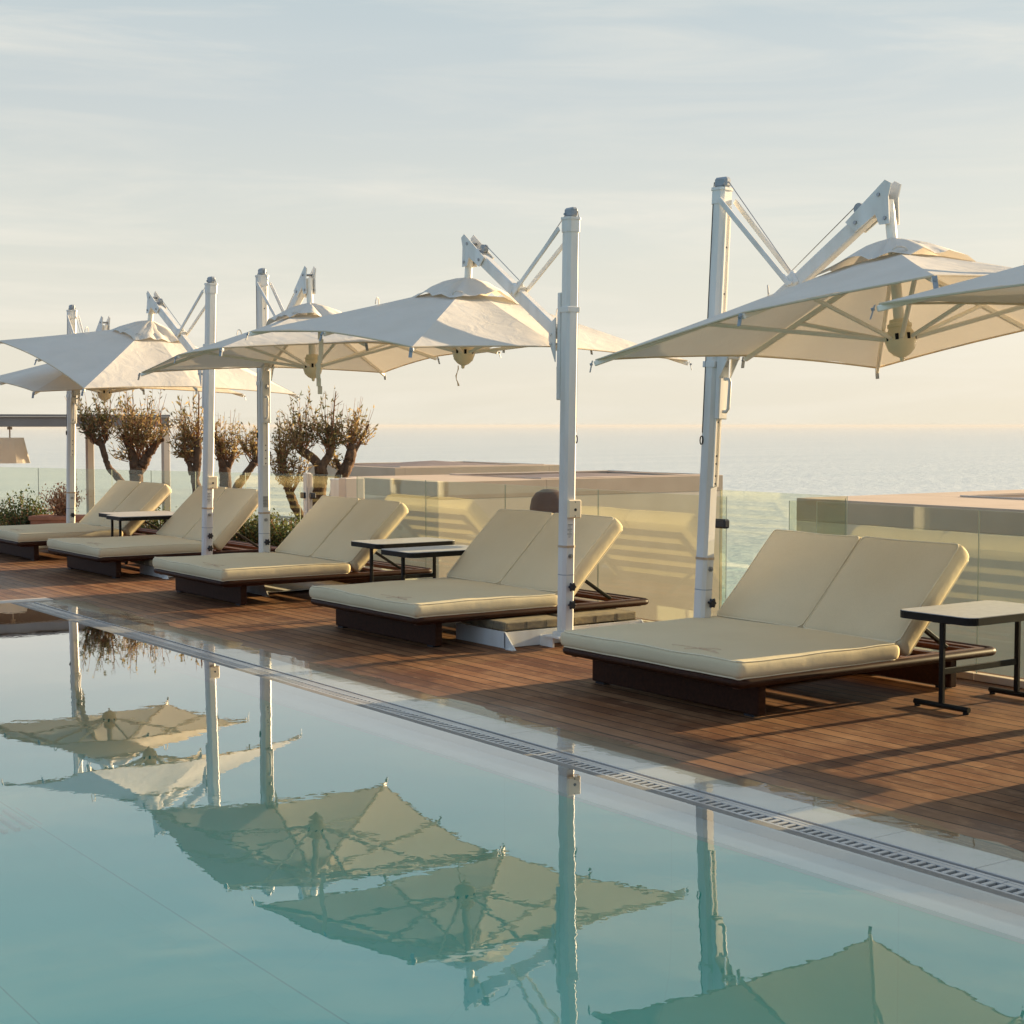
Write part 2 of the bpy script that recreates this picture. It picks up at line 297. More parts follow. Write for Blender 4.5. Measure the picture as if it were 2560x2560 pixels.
def sea_mat():
    m, nt, b = mat('sea_water', (.02, .10, .11), 0.28, 0.5); N = nodes(nt); L = nt.links.new
    b.inputs['IOR'].default_value = 1.33
    g = N('ShaderNodeNewGeometry')
    n = N('ShaderNodeTexNoise'); n.inputs['Scale'].default_value = 0.22; n.inputs['Detail'].default_value = 6; n.inputs['Roughness'].default_value = 0.6
    mp = N('ShaderNodeMapping'); mp.inputs['Rotation'].default_value = (0, 0, TH); mp.inputs['Scale'].default_value = (1.7, 0.7, 1); L(g.outputs['Position'], mp.inputs[0]); L(mp.outputs[0], n.inputs['Vector'])
    n2 = N('ShaderNodeTexNoise'); n2.inputs['Scale'].default_value = 0.012; n2.inputs['Detail'].default_value = 4
    mp2 = N('ShaderNodeMapping'); mp2.inputs['Rotation'].default_value = (0, 0, TH); mp2.inputs['Scale'].default_value = (2.5, 0.45, 1); L(g.outputs['Position'], mp2.inputs[0]); L(mp2.outputs[0], n2.inputs['Vector'])
    r = ramp(nt, [(0.3, (.44, .48, .455)), (0.7, (.52, .545, .505))]); L(n2.outputs[0], r.inputs[0])  # pale base colour stands in for haze and sun glitter on the water
    # turquoise shallows close to the shore
    ln = N('ShaderNodeVectorMath', operation='LENGTH'); L(g.outputs['Position'], ln.inputs[0])
    sh = N('ShaderNodeMapRange'); sh.interpolation_type = 'SMOOTHSTEP'; sh.inputs['From Min'].default_value = 330; sh.inputs['From Max'].default_value = 110; L(mth(nt, 'ADD', ln.outputs['Value'], mth(nt, 'MULTIPLY', n2.outputs[0], 90)), sh.inputs[0])
    L(mixc(nt, sh.outputs[0], r.outputs[0], (.15, .40, .38)), b.inputs['Base Color'])
    bp = N('ShaderNodeBump'); bp.inputs['Strength'].default_value = 0.6; bp.inputs['Distance'].default_value = 2.0
    L(mth(nt, 'ADD', n.outputs[0], mth(nt, 'MULTIPLY', n2.outputs[0], 0.6)), bp.inputs['Height']); L(bp.outputs[0], b.inputs['Normal'])
    return m
M['sea'] = sea_mat()

# ------------------------------------------------------------------ mesh helpers
class MB:
    def __init__(s): s.v, s.f, s.mi = [], [], []
    def add(s, vs, fs, mi=0):
        o = len(s.v); s.v += [Vector(p) for p in vs]; s.f += [tuple(i + o for i in f) for f in fs]; s.mi += [mi] * len(fs); return s
    def box(s, lo, hi, mi=0, bev=0.0):
        x0, y0, z0 = lo; x1, y1, z1 = hi
        return s.obox(Vector(((x0 + x1) / 2, (y0 + y1) / 2, (z0 + z1) / 2)), Vector((1, 0, 0)), Vector((0, 1, 0)), Vector((0, 0, 1)), (x1 - x0) / 2, (y1 - y0) / 2, (z1 - z0) / 2, mi, bev)
    def obox(s, c, ax, ay, az, hx, hy, hz, mi=0, bev=0.0):
        """box; bev chamfers every edge"""
        if bev <= 0:
            vs = [c + ax * (hx * i) + ay * (hy * j) + az * (hz * k) for k in (-1, 1) for j in (-1, 1) for i in (-1, 1)]
            return s.add(vs, [(0, 2, 3, 1), (4, 5, 7, 6), (0, 1, 5, 4), (2, 6, 7, 3), (0, 4, 6, 2), (1, 3, 7, 5)], mi)
        b = min(bev, hx * .49, hy * .49, hz * .49); vs = []; idx = {}
        for k in (-1, 1):
            for j in (-1, 1):
                for i in (-1, 1):
                    for a, (sx, sy, sz) in enumerate(((hx, hy - b, hz - b), (hx - b, hy, hz - b), (hx - b, hy - b, hz))):
                        idx[(i, j, k, a)] = len(vs); vs.append(c + ax * (sx * i) + ay * (sy * j) + az * (sz * k))
        g = lambda i, j, k, a: idx[(i, j, k, a)]; fs = []
        for q in (-1, 1):
            fs.append([g(q, -1, -1, 0), g(q, 1, -1, 0), g(q, 1, 1, 0), g(q, -1, 1, 0)][::q])
            fs.append([g(-1, q, -1, 1), g(-1, q, 1, 1), g(1, q, 1, 1), g(1, q, -1, 1)][::q])
            fs.append([g(-1, -1, q, 2), g(1, -1, q, 2), g(1, 1, q, 2), g(-1, 1, q, 2)][::q])
        for p in (-1, 1):
            for q in (-1, 1):
                fs.append([g(-1, p, q, 1), g(1, p, q, 1), g(1, p, q, 2), g(-1, p, q, 2)][::-p * q])
                fs.append([g(p, -1, q, 0), g(p, 1, q, 0), g(p, 1, q, 2), g(p, -1, q, 2)][::p * q])
                fs.append([g(p, q, -1, 0), g(p, q, 1, 0), g(p, q, 1, 1), g(p, q, -1, 1)][::-p * q])
        for i in (-1, 1):
            for j in (-1, 1):
                for k in (-1, 1): fs.append([g(i, j, k, 0), g(i, j, k, 1), g(i, j, k, 2)][::i * j * k])
        return s.add(vs, fs, mi)
    def bar(s, a, b, w, h, up=(0, 0, 1), mi=0, bev=0.0):
        a, b = Vector(a), Vector(b); az = (b - a); ln = az.length; az.normalize(); u = Vector(up)
        ax = az.cross(u)
        if ax.length < 1e-4: ax = az.cross(Vector((1, 0, 0)))
        ax.normalize(); ay = ax.cross(az) * -1
        return s.obox((a + b) / 2, ax, ay, ax.cross(ay), w / 2, h / 2, ln / 2, mi, bev)
    def tube(s, pts, r, n=8, mi=0, cap=True, closed=False):
        pts = [Vector(p) for p in pts]; m = len(pts); rs = r if isinstance(r, (list, tuple)) else [r] * m
        vs = []; prev = None
        for i, p in enumerate(pts):
            if closed: t = pts[(i + 1) % m] - pts[i - 1]
            else: t = pts[min(i + 1, m - 1)] - pts[max(i - 1, 0)]
            if t.length < 1e-9: t = Vector((0, 0, 1))
            t.normalize()
            if prev is None:
                a = t.cross(Vector((0, 0, 1)))
                if a.length < 0.05: a = t.cross(Vector((1, 0, 0)))
            else:
                a = prev - t * prev.dot(t)
                if a.length < 1e-6: a = t.orthogonal()
            a.normalize(); prev = a; b = t.cross(a)
            for k in range(n):
                an = 2 * math.pi * k / n; vs.append(p + (a * math.cos(an) + b * math.sin(an)) * rs[i])
        fs = []
        for i in range(m if closed else m - 1):
            j = (i + 1) % m
            for k in range(n): fs.append((i * n + k, i * n + (k + 1) % n, j * n + (k + 1) % n, j * n + k))
        if cap and not closed: fs.append(tuple(range(n))[::-1]); fs.append(tuple((m - 1) * n + k for k in range(n)))
        return s.add(vs, fs, mi)
    def lathe(s, prof, n=20, c=(0, 0, 0), ax=None, mi=0):
        """prof: (radius, height) list; ax: 3x3 matrix whose columns are the local axes"""
        c = Vector(c); A = ax or Matrix.Identity(3); vs = []; fs = []
        for r, z in prof:
            for k in range(n):
                a = 2 * math.pi * k / n; vs.append(c + A @ Vector((r * math.cos(a), r * math.sin(a), z)))
        for i in range(len(prof) - 1):
            for k in range(n): fs.append((i * n + k, i * n + (k + 1) % n, (i + 1) * n + (k + 1) % n, (i + 1) * n + k))
        fs.append(tuple(range(n))[::-1]); fs.append(tuple((len(prof) - 1) * n + k for k in range(n)))
        return s.add(vs, fs, mi)
    def prism(s, poly, d, mi=0):
        """poly: 3D outline, extruded by vector d"""
        d = Vector(d); p = [Vector(q) for q in poly]; n = len(p)
        return s.add(p + [q + d for q in p], [tuple(range(n))[::-1], tuple(range(n, 2 * n))] + [(i, (i + 1) % n, n + (i + 1) % n, n + i) for i in range(n)], mi)
    def build(s, name, m, parent=None, smooth=False, origin=None, angle=None):
        me = bpy.data.meshes.new(name)
        o3 = Vector(origin) if origin else Vector((0, 0, 0))
        me.from_pydata([tuple(p - o3) for p in s.v], [], s.f)
        for x in (m if isinstance(m, (list, tuple)) else [m]): me.materials.append(x)
        for i, p in enumerate(me.polygons):
            p.material_index = s.mi[i]; p.use_smooth = smooth
        me.update()
        if smooth and angle: me.set_sharp_from_angle(angle=R(angle))
        o = bpy.data.objects.new(name, me); COL.objects.link(o)
        if origin: o.location = o3
        if parent is not None: o.parent = parent
        return o

def tag(o, label=None, cat=None, group=None, kind=None):
    if label: o['label'] = label
    if cat: o['category'] = cat
    if group: o['group'] = group
    if kind: o['kind'] = kind
    return o
def thing(name, loc, label, cat, group=None, rz=0.0):
    o = bpy.data.objects.new(name, None); COL.objects.link(o); o.empty_display_size = 0.1
    o.location = loc; o.rotation_euler = (0, 0, rz); return tag(o, label, cat, group)
def copy_tree(o, parent=None):
    c = o.copy(); COL.objects.link(c)
    if parent: c.parent = parent
    for ch in [x for x in bpy.data.objects if x.parent == o]: copy_tree(ch, c)
    return c
def at(x, y, depth):
    """point at a distance in front of the viewpoint, from its place in a 1932 px wide view"""
    X = x * W_PX / 1932 - 1280; Y = y * W_PX / 1932 - 1280
    d = cf * F_PX + RGT * X - cu * Y; h = d.x * FWD.x + d.y * FWD.y
    return Vector((0, 0, CAM_H)) + d * (depth / h)
def structure(o): return tag(o, kind='structure')

# ------------------------------------------------------------------ the setting
PX0, PX1 = -14.1, 6.0                # pool, along the deck
YP = 4.19                            # pool wall
YB, YG0, YG1, YS, YT = 4.385, 4.44, 4.580, 4.606, 4.79
WZ = -0.004                          # water level
# sea to the horizon
b = MB(); rings = [0, 60, 150, 400, 1200, 4000, 15000, 60000]; n = 48; vs = [(0, 0, -17)]; fs = []
for r in rings[1:]:
    for k in range(n): vs.append((r * math.cos(2 * math.pi * k / n), r * math.sin(2 * math.pi * k / n), -17))
for k in range(n): fs.append((0, 1 + k, 1 + (k + 1) % n))
for i in range(len(rings) - 2):
    for k in range(n): fs.append((1 + i * n + k, 1 + (i + 1) * n + k, 1 + (i + 1) * n + (k + 1) % n, 1 + i * n + (k + 1) % n))
structure(b.add(vs, fs).build('sea', M['sea']))
# deck sheet, dipping slightly under the overflowing water at the pool edge
def deck_z(x, y):
    t = min(max((y - YT) / 0.42, 0), 1)
    z = -0.016 + 0.016 * t
    if t < 1: z += (1 - t) * 0.0045 * noise.noise(Vector((x * 2.1, y * 3.3, 0.3))) + (1 - t) * 0.003 * noise.noise(Vector((x * 7.0, y * 9.0, 2.3)))
    return z
b = MB(); ys = [YT + 0.42 * i / 12 for i in range(13)] + [8.3]; nx = 420
xs = [PX0 - 0.02 + (PX1 - PX0 + 0.02) * i / nx for i in range(nx + 1)]
vs = [(x, y, deck_z(x, y) if y < 8 else 0.0) for y in ys for x in xs]; w = nx + 1
b.add(vs, [(j * w + i, j * w + i + 1, (j + 1) * w + i + 1, (j + 1) * w + i) for j in range(len(ys) - 1) for i in range(nx)])
b.box((PX0 - 0.02, 8.28, -0.35), (PX1, 8.3, -0.002))
structure(b.build('deck', M['deck'], smooth=False))
b = MB(); XL = PX0 - 0.02
vs = [(-30, -8, 0), (-14.30, -8, 0), (-14.30, YT, 0), (XL, YT + 0.42, 0), (XL, 8.3, 0), (XL - 4.3, 9.9, 0), (-30, 8.6, 0)]
b.add(vs, [tuple(range(7))]); structure(b.build('deck_end', M['deck']))
b = MB(); b.add([(-14.30, YT, 0.0), (XL, YT, deck_z(XL, YT)), (XL, YT + 0.42, 0.0)], [(0, 1, 2)]); structure(b.build('deck_corner', M['deck']))
# coping at the far end of the pool
b = MB(); b.box((-14.30, -8, -0.3), (PX0, YT, -0.001), bev=0.004); structure(b.build('pool_coping', M['stuccolight']))
# pool basin
b = MB()
b.add([(PX0, -8, -1.3), (PX1, -8, -1.3), (PX1, YP - 0.75, -1.3), (PX0, YP - 0.75, -1.3)], [(0, 1, 2, 3)])
cove = [(YP - 0.75, -1.3)] + [(YP - 0.75 * (1 - math.sin(R(9 * k))), -1.3 + 0.75 * (1 - math.cos(R(9 * k)))) for k in range(1, 11)] + [(YP, -0.06)]
b.add([(x, y, z) for (y, z) in cove for x in (PX0, PX1)], [(2 * i, 2 * i + 1, 2 * i + 3, 2 * i + 2) for i in range(len(cove) - 1)])
b.add([(PX0, -8, -1.3), (PX0, YP, -1.3), (PX0, YP, -0.02), (PX0, -8, -0.02)], [(0, 1, 2, 3)])
structure(b.build('pool_basin', M['poolfloor'], smooth=True, angle=40))
b = MB(); b.box((PX0, YP - 0.004, -0.066), (PX1, YB, -0.05)); structure(b.build('pool_ledge', M['tile']))
b = MB(); b.box((PX0, YB, -0.3), (PX1, YG0, -0.0055), bev=0.006); structure(b.build('curb_strip', M['curb']))
b = MB(); b.box((PX0, YG0, -0.3), (PX1, YT, -0.09)); structure(b.build('drain_channel', M['channel']))
b = MB(); x = PX0
while x < PX1:
    b.box((x + 0.002, YS, -0.085), (min(x + 0.5, PX1) - 0.002, YT + 0.03, -0.0105), bev=0.002); x += 0.5
structure(b.build('tile_strip', M['tile']))
# drain grating, sections about half a metre long
gl = 0.485; first = None
gx = PX0 + 0.005
while gx < -1.2:
    if first is None:
        b = MB(); ns = 11; p = gl / ns
        b.box((0.001, YG0 + 0.003, -0.05), (gl - 0.001, YG0 + 0.022, -0.0095), bev=0.002)
        b.box((0.001, YG0 + 0.085, -0.05), (gl - 0.001, YG1 - 0.002, -0.0095), bev=0.002)
        b.box((0.001, YG1 - 0.026, -0.03), (gl - 0.001, YG1 - 0.012, -0.0085), bev=0.002)
        for i in range(ns): b.box((i * p + 0.0015, YG0 + 0.0225, -0.05), (i * p + p * 0.53, YG0 + 0.0845, -0.0095), bev=0.002)
        o = first = b.build('drain_grate', M['grating'])
        tag(o, 'white slotted overflow grate section lying in the channel along the pool edge', 'drain grate', 'overflow grate sections along the pool edge')
    else:
        o = first.copy(); COL.objects.link(o)
    o.location = (gx, 0, 0.0006 * math.sin(gx * 37)); gx += gl
# water
b = MB(); b.add([(PX0, -8, WZ), (PX1, -8, WZ), (PX1, YB, WZ), (PX0, YB, WZ)], [(0, 1, 2, 3)]); structure(b.build('pool_water', M['poolwater']))
b = MB(); b.add([(PX0, YS + 0.004, -.0092), (PX1, YS + 0.004, -.0092), (PX1, 5.3, -.0092), (PX0, 5.3, -.0092)], [(0, 1, 2, 3)]); structure(b.build('overflow_water', M['film']))
# inlet ring on the pool floor
dp = Vector((0, 0, CAM_H)) + (at(865, 1731, 5) - Vector((0, 0, CAM_H))) * ((-1.285 - CAM_H) / (at(865, 1731, 5).z - CAM_H))
b = MB(); b.lathe([(0.10, -0.013), (0.115, 0.004), (0.135, 0.01), (0.165, 0.006), (0.17, -0.013)], 28, dp)
b.lathe([(0.07, -0.013), (0.07, 0.006), (0.05, 0.012), (0.001, 0.012)], 24, dp)
tag(b.build('floor_inlet', M['grating'], smooth=True, angle=35), 'round white inlet ring on the floor of the pool', 'pool inlet')
gp = Vector((0, 0, CAM_H)) + (at(36, 1545, 5) - Vector((0, 0, CAM_H))) * ((-1.285 - CAM_H) / (at(36, 1545, 5).z - CAM_H))
b = MB()
for i in range(7): b.box((gp.x - 0.30, gp.y - 0.30 + i * 0.09, -1.298), (gp.x + 0.30, gp.y - 0.265 + i * 0.09, -1.27), bev=0.003)
tag(b.build('floor_drain', M['drainteal']), 'square slatted drain cover on the pool floor at the far end', 'pool drain')
# lower terrace beyond the balustrade
b = MB(); b.box((-60, 8.31, -17.5), (12, 22.0, -3.0)); structure(b.build('terrace', M['terrace']))

# ------------------------------------------------------------------ glass balustrade
def pane(x0, x1, Y, z1, label, z0=0.02, group='glass balustrade panels along the deck edge'):
    t = thing('glass_panel', ((x0 + x1) / 2, Y, 0), label, 'glass panel', group)
    b = MB(); hx = (x1 - x0) / 2 - 0.002
    vs = [(i * hx, j * 0.004, z) for z in (z0, z1) for j in (-1, 1) for i in (-1, 1)]
    b.add(vs, [(0, 1, 5, 4), (2, 6, 7, 3)], 0); b.add(vs, [(4, 5, 7, 6), (0, 2, 3, 1), (0, 4, 6, 2), (1, 3, 7, 5)], 1)
    b.build('pane', [M['glass'], M['glassedge']], t)
    b = MB(); b.box((-hx, -0.03, 0.0), (hx, 0.03, 0.045), bev=0.004); b.build('base_channel', M['stuccolight'], t)
    return t
GY, GZ = 8.0, 1.07
pane(-14.12, -12.78, GY, GZ, 'glass balustrade panel behind the third daybed from the right')
pane(-12.78, -11.44, GY, GZ, 'glass balustrade panel behind the pair of small side tables')
pane(-11.44, -10.10, GY, GZ, 'glass balustrade panel right behind the second daybed from the right')
pane(-10.10, -8.56, GY, GZ, 'glass balustrade panel ending beside the gap behind the two tallest near masts')
pane(-7.65, -6.27, GY, GZ, 'glass balustrade panel behind the nearest daybed, starting at a beige wall corner')
pane(-6.27, -4.93, GY, GZ, 'glass balustrade panel behind the nearest side table at the right edge')
pane(-4.93, -3.59, GY, GZ, 'glass balustrade panel past the right edge of the view beyond the nearest side table')
# hinge clamps on the opening between the two runs
for (px, label) in ((-8.60, 'small black hinge clamp on the glass edge beside the near right mast'),):
    b = MB(); b.box((px - 0.07, GY - 0.03, 0.83), (px + 0.05, GY + 0.03, 0.90), bev=0.012)
    tag(b.build('hinge_clamp', M['black'], origin=(px, GY, 0.865)), label, 'hinge')
# return panes of a stair rail on the level beyond the gap
def pane_between(p0, p1, z0, z1, label, cat='glass panel', group=None, name='glass_panel', M0='glass'):
    p0, p1 = Vector((p0[0], p0[1], 0)), Vector((p1[0], p1[1], 0)); c = (p0 + p1) / 2; d = (p1 - p0).normalized(); nn = Vector((-d.y, d.x, 0)); hl = (p1 - p0).length / 2 - 0.002
    t = thing(name, c, label, cat, group)
    b = MB(); vs = [d * (i * hl) + nn * (j * 0.004) + Vector((0, 0, z)) for z in (z0, z1) for j in (-1, 1) for i in (-1, 1)]
    b.add(vs, [(0, 1, 5, 4), (2, 6, 7, 3)], 0); b.add(vs, [(4, 5, 7, 6), (0, 2, 3, 1), (0, 4, 6, 2), (1, 3, 7, 5)], 1)
    b.build('pane', [M[M0], M['glassedge']], t); return t
pane_between((-10.9, 10.1), (-9.3, 10.1), -3.0, 0.99, 'clear glass rail of the stairs beyond the gap beside the near right mast')
pane_between((-9.3, 9.4), (-9.3, 10.08), -3.0, 0.97, 'short return pane of the stair rail ending against the right beige wall')
# slanting run of panes at the left
zt = 0.97
def gp_on(px):
    y = 881 + (893 - 881) * px / 510.0
    p = at(px, y, 1.0); k = (zt - CAM_H) / (p.z - CAM_H); return (p.x * k, p.y * k)
jx = [-130, -20, 72, 144, 211, 285, 369, 463, 566, 645]
lab = ['glass panel left of the view, first of the slanting run', 'glass panel of the slanting run at the left edge behind the green bush', 'glass panel of the slanting run behind the pink shrub in the planter',
       'glass panel of the slanting run just right of the leftmost mast', 'glass panel in front of the leftmost olive trunk', 'glass panel in front of the forked olive tree trunk',
       'glass panel in front of the two olive trees behind the fourth mast', 'glass panel between the two masts in front of the small leaning olive tree', 'glass panel in front of the tallest olive tree beside the white gate post']
for i in range(len(jx) - 1):
    pane_between(gp_on(jx[i]), gp_on(jx[i + 1]), 0.0, zt, lab[i], group='glass panels of the slanting run at the left')
# gate post with clamps, white cabinet
t = thing('gate_post', (-15.22, 8.02, 0), 'slim white metal gate post with two black hinges behind the daybeds', 'gate post')
b = MB(); b.box((-0.075, -0.03, 0), (0.0, 0.03, 1.08), bev=0.006); b.build('post', M['white'], t)
b = MB(); b.box((0.015, -0.02, 0), (0.05, 0.02, 1.07), bev=0.004); b.build('jamb', M['stuccolight'], t)
b = MB(); b.box((-0.10, -0.055, 0.80), (-0.01, -0.03, 0.865), bev=0.012); b.build('hinge', M['black'], t)
b = MB(); b.box((0.055, -0.03, 0.80), (0.12, 0.03, 0.865), bev=0.012); b.build('hinge', M['black'], t)
t = thing('white_cabinet', (-15.33, 8.55, 0), 'white metal utility box at the left end of the beige wall', 'cabinet')
b = MB(); b.box((-0.2, -0.10, -3.0), (0.03, 0.14, 1.0), bev=0.008); b.build('body', M['white'], t)
b = MB(); b.box((0.035, -0.12, -3.0), (0.20, 0.12, 1.015), bev=0.008); b.build('door', M['stuccolight'], t)

# ------------------------------------------------------------------ low flat roofed cabanas behind the glass
def cabana(x0, x1, y0, y1, z1, op, peak, label, z0=-3.0, fabz=-0.03):
    """walls with a wide flat parapet round a dark shade cloth; op = opening"""
    t = thing('cabana', ((x0 + x1) / 2, (y0 + y1) / 2, 0), label, 'cabana')
    cx, cy = t.location.x, t.location.y
    ox0, ox1, oy0, oy1 = op
    b = MB(); T = 0.28
    b.box((x0 - cx, y0 - cy, z1 - T), (x1 - cx, oy0 - cy, z1), bev=0.006)
    b.box((x0 - cx, oy1 - cy, z1 - T), (x1 - cx, y1 - cy, z1), bev=0.006)
    b.box((x0 - cx, oy0 - cy, z1 - T), (ox0 - cx, oy1 - cy, z1), bev=0.006)
    b.box((ox1 - cx, oy0 - cy, z1 - T), (x1 - cx, oy1 - cy, z1), bev=0.006)
    b.build('parapet', M['stuccotop'], t)
    b = MB(); w = 0.2; e = 0.004
    b.box((x0 + e - cx, y0 + e - cy, z0), (x1 - e - cx, y0 + w - cy, z1 - T)); b.box((x0 + e - cx, y1 - w - cy, z0), (x1 - e - cx, y1 - e - cy, z1 - T))
    b.box((x0 + e - cx, y0 + w - cy, z0), (x0 + w - cx, y1 - w - cy, z1 - T)); b.box((x1 - w - cx, y0 + w - cy, z0), (x1 - e - cx, y1 - w - cy, z1 - T))
    b.build('wall', M['stucco'], t)
    b = MB(); n = 10; vs = []
    for j in range(n + 1):
        for i in range(n + 1):
            u, v = i / n, j / n; h = max(0, 1 - max(abs(u - .5), abs(v - .5)) * 2) ** 1.4
            vs.append((ox0 + (ox1 - ox0) * u - cx, oy0 + (oy1 - oy0) * v - cy, z1 + fabz + peak * h + 0.012 * noise.noise(Vector((u * 6, v * 6, x0)))))
    b.add(vs, [(j * (n + 1) + i, j * (n + 1) + i + 1, (j + 1) * (n + 1) + i + 1, (j + 1) * (n + 1) + i) for j in range(n) for i in range(n)])
    b.build('shade_cloth', M['shadefabric'], t, smooth=True)
    b = MB(); b.tube([(ox0 - cx, oy0 - cy, z1 + 0.012), (ox1 - cx, oy0 - cy, z1 + 0.012), (ox1 - cx, oy1 - cy, z1 + 0.012), (ox0 - cx, oy1 - cy, z1 + 0.012)], 0.012, 6, closed=True)
    b.build('edge_trim', M['stuccolight'], t); return t
cabana(-24.0, -20.85, 13.29, 19.39, 0.7, (-23.8, -21.0, 15.42, 19.1), 0.07, 'low beige cabana with dark shade cloth roof behind the second and third daybeds')
cabana(-13.75, -4.5, 14.02, 21.0, 0.7, (-12.75, -5.4, 15.9, 20.1), 0.03, 'beige cabana block with flat parapet behind the nearest daybed at the right')
t = cabana(-32.2, -28.3, 16.95, 21.4, 0.7, (-31.8, -28.5, 17.2, 21.0), 0.13, 'farther cabana roof with peaked grey cloth showing above the low beige cabana', z0=0.42)
b = MB()
for i, j in ((-1, -1), (1, -1), (-1, 1), (1, 1)): b.box((i * 1.85 - .09, j * 2.1 - .09, -3), (i * 1.85 + .09, j * 2.1 + .09, 0.415))
b.build('post', M['stucco'], t)
# dark dome shape seen through the glass beside the near left mast
dm = at(1036, 962, 14.0)
b = MB(); A = Matrix.Identity(3)
b.lathe([(0.16, -0.06), (0.175, -0.03), (0.175, 0.02), (0.16, 0.10), (0.12, 0.155), (0.06, 0.185), (0.001, 0.19)], 24, (0, 0, 0))
b.lathe([(0.02, -4.0), (0.02, -0.12)], 10, (0, 0, 0))
o = b.build('patio_heater', M['brownobj'], smooth=True, angle=50); o.location = dm
tag(o, 'dark brown rounded patio heater head behind the glass', 'patio heater')

# ------------------------------------------------------------------ umbrellas
def frame(origin, z, xhint):
    z = Vector(z).normalized(); x = Vector(xhint); x = (x - z * x.dot(z)).normalized(); y = z.cross(x)
    return Matrix(((x.x, y.x, z.x), (x.y, y.y, z.y), (x.z, y.z, z.z)))
H_C, HUB_B, APEX = 1.248, 0.169, 0.541
def umbrella(base, lean, c, tx, ty, rz, sl, label, seed=0, strap=None, sticker=False, box=True, knobs=(0.44, 0.31), zo=0.0, tray=-1):
    rnd = random.Random(seed)
    base = Vector(base); c = Vector(c); a = R(lean); la = Vector((RGT.x * math.tan(a), RGT.y * math.tan(a), 1)).normalized()
    t = thing('cantilever_umbrella', base, label, 'parasol', 'cantilever parasols standing between the daybeds')
    P = lambda z: la * (z / la.z)                       # on the pole axis, local to the base
    cl = c - base                                       # canopy centre, local
    out = Vector((cl.x, cl.y, 0)).normalized(); side = Vector((-out.y, out.x, 0))
    Rm = (Matrix.Rotation(R(rz), 3, 'Z') @ Matrix.Rotation(R(ty), 3, 'Y') @ Matrix.Rotation(R(tx), 3, 'X'))
    nrm = Rm @ Vector((0, 0, 1)); K = lambda x, y, z: cl + Rm @ Vector((x, y, z))
    PF = frame(None, la, out); px, py = PF @ Vector((1, 0, 0)), PF @ Vector((0, 1, 0))
    zt = 3.06 + zo
    # pole: chamfered square tube
    b = MB(); h, k = 0.050, 0.020
    sec = [(h, -h + k), (h, h - k), (h - k, h), (-h + k, h), (-h, h - k), (-h, -h + k), (-h + k, -h), (h - k, -h)]
    b.prism([P(0.11) + px * x + py * y for x, y in sec], P(zt) - P(0.11)); b.build('pole', M['white'], t)
    # cap collar with a pulley block
    b = MB(); h2, k2 = 0.055, 0.020
    sec2 = [(h2, -h2 + k2), (h2, h2 - k2), (h2 - k2, h2), (-h2 + k2, h2), (-h2, h2 - k2), (-h2, -h2 + k2), (-h2 + k2, -h2), (h2 - k2, -h2)]
    b.prism([P(2.975 + zo) + px * x + py * y for x, y in sec2], la * 0.10); b.prism([P(3.062 + zo) + px * x * 1.1 + py * y * 1.1 for x, y in sec2], la * 0.018)
    col = b.build('top_collar', M['white'], t)
    b = MB(); b.obox(P(3.115 + zo), px, py, la, 0.055, 0.028, 0.034, bev=0.014)
    for q in (-1, 1): b.tube([P(3.105 + zo) + py * (q * 0.02) + px * 0.035, P(3.105 + zo) + py * (q * 0.036) + px * 0.035], 0.009, 8)
    b.build('pulley_block', M['capgrey'], col)
    # track up the canopy side
    b = MB()
    b.obox((P(1.2) + P(2.96 + zo)) / 2 + px * 0.052, px, py, la, 0.006, 0.026, 0.88 + zo / 2, bev=0.002)
    for q in (-1, 1): b.obox((P(1.2) + P(2.96 + zo)) / 2 + px * 0.0605 + py * (q * 0.020), px, py, la, 0.005, 0.006, 0.88 + zo / 2)
    tr = b.build('track', M['rib'], t)
    b = MB()
    for z in (1.22, 1.27, 1.35, 1.40, 1.62, 2.45, 2.75): b.tube([P(z) + px * 0.056, P(z) + px * 0.0605], 0.006, 8)
    b.build('hole', M['black'], tr)
    # slider sleeve
    z0, z1 = sl
    mt = K(0, 0, APEX + 0.235)                            # mast head
    dist = Vector((mt.x, mt.y, 0)).length
    za = mt.z - 0.60 * (dist - 0.13)
    b = MB(); b.obox((P(z0) + P(z1)) / 2 + px * 0.078, px, py, la, 0.021, 0.042, (z1 - z0) / 2, bev=0.006)
    b.obox((P(z1 - .25) + P(z1)) / 2, px, py, la, 0.0535, 0.0535, 0.02, bev=0.003)
    sd = b.build('slider', M['white'], t)
    piv = P(za) + px * 0.15; b = MB()
    for q in (-1, 1):
        b.prism([P(max(za - 0.22, z0 + .05)) + px * 0.10 + py * (q * 0.047), P(za - 0.06) + px * 0.185 + py * (q * 0.047), P(za + 0.05) + px * 0.185 + py * (q * 0.047), P(za + 0.10) + px * 0.10 + py * (q * 0.047)], py * (q * 0.008))
    for zz in (-0.02, -0.09): b.tube([P(za + zz) + px * 0.155 - py * 0.064, P(za + zz) + px * 0.155 + py * 0.064], 0.011, 8)
    b.build('pivot_bracket', M['white'], sd)
    hz = z0 + 0.14; b = MB()
    b.tube([P(hz + .12) + px * 0.105 + py * -0.01, P(hz + .12) + px * 0.145 + py * -0.01, P(hz + .10) + px * 0.155 + py * -0.01, P(hz - .07) + px * 0.15 + py * -0.01, P(hz - .09) + px * 0.135 + py * -0.01, P(hz - .09) + px * 0.105 + py * -0.01], 0.011, 8)
    b.build('handle', M['white'], sd, smooth=True)
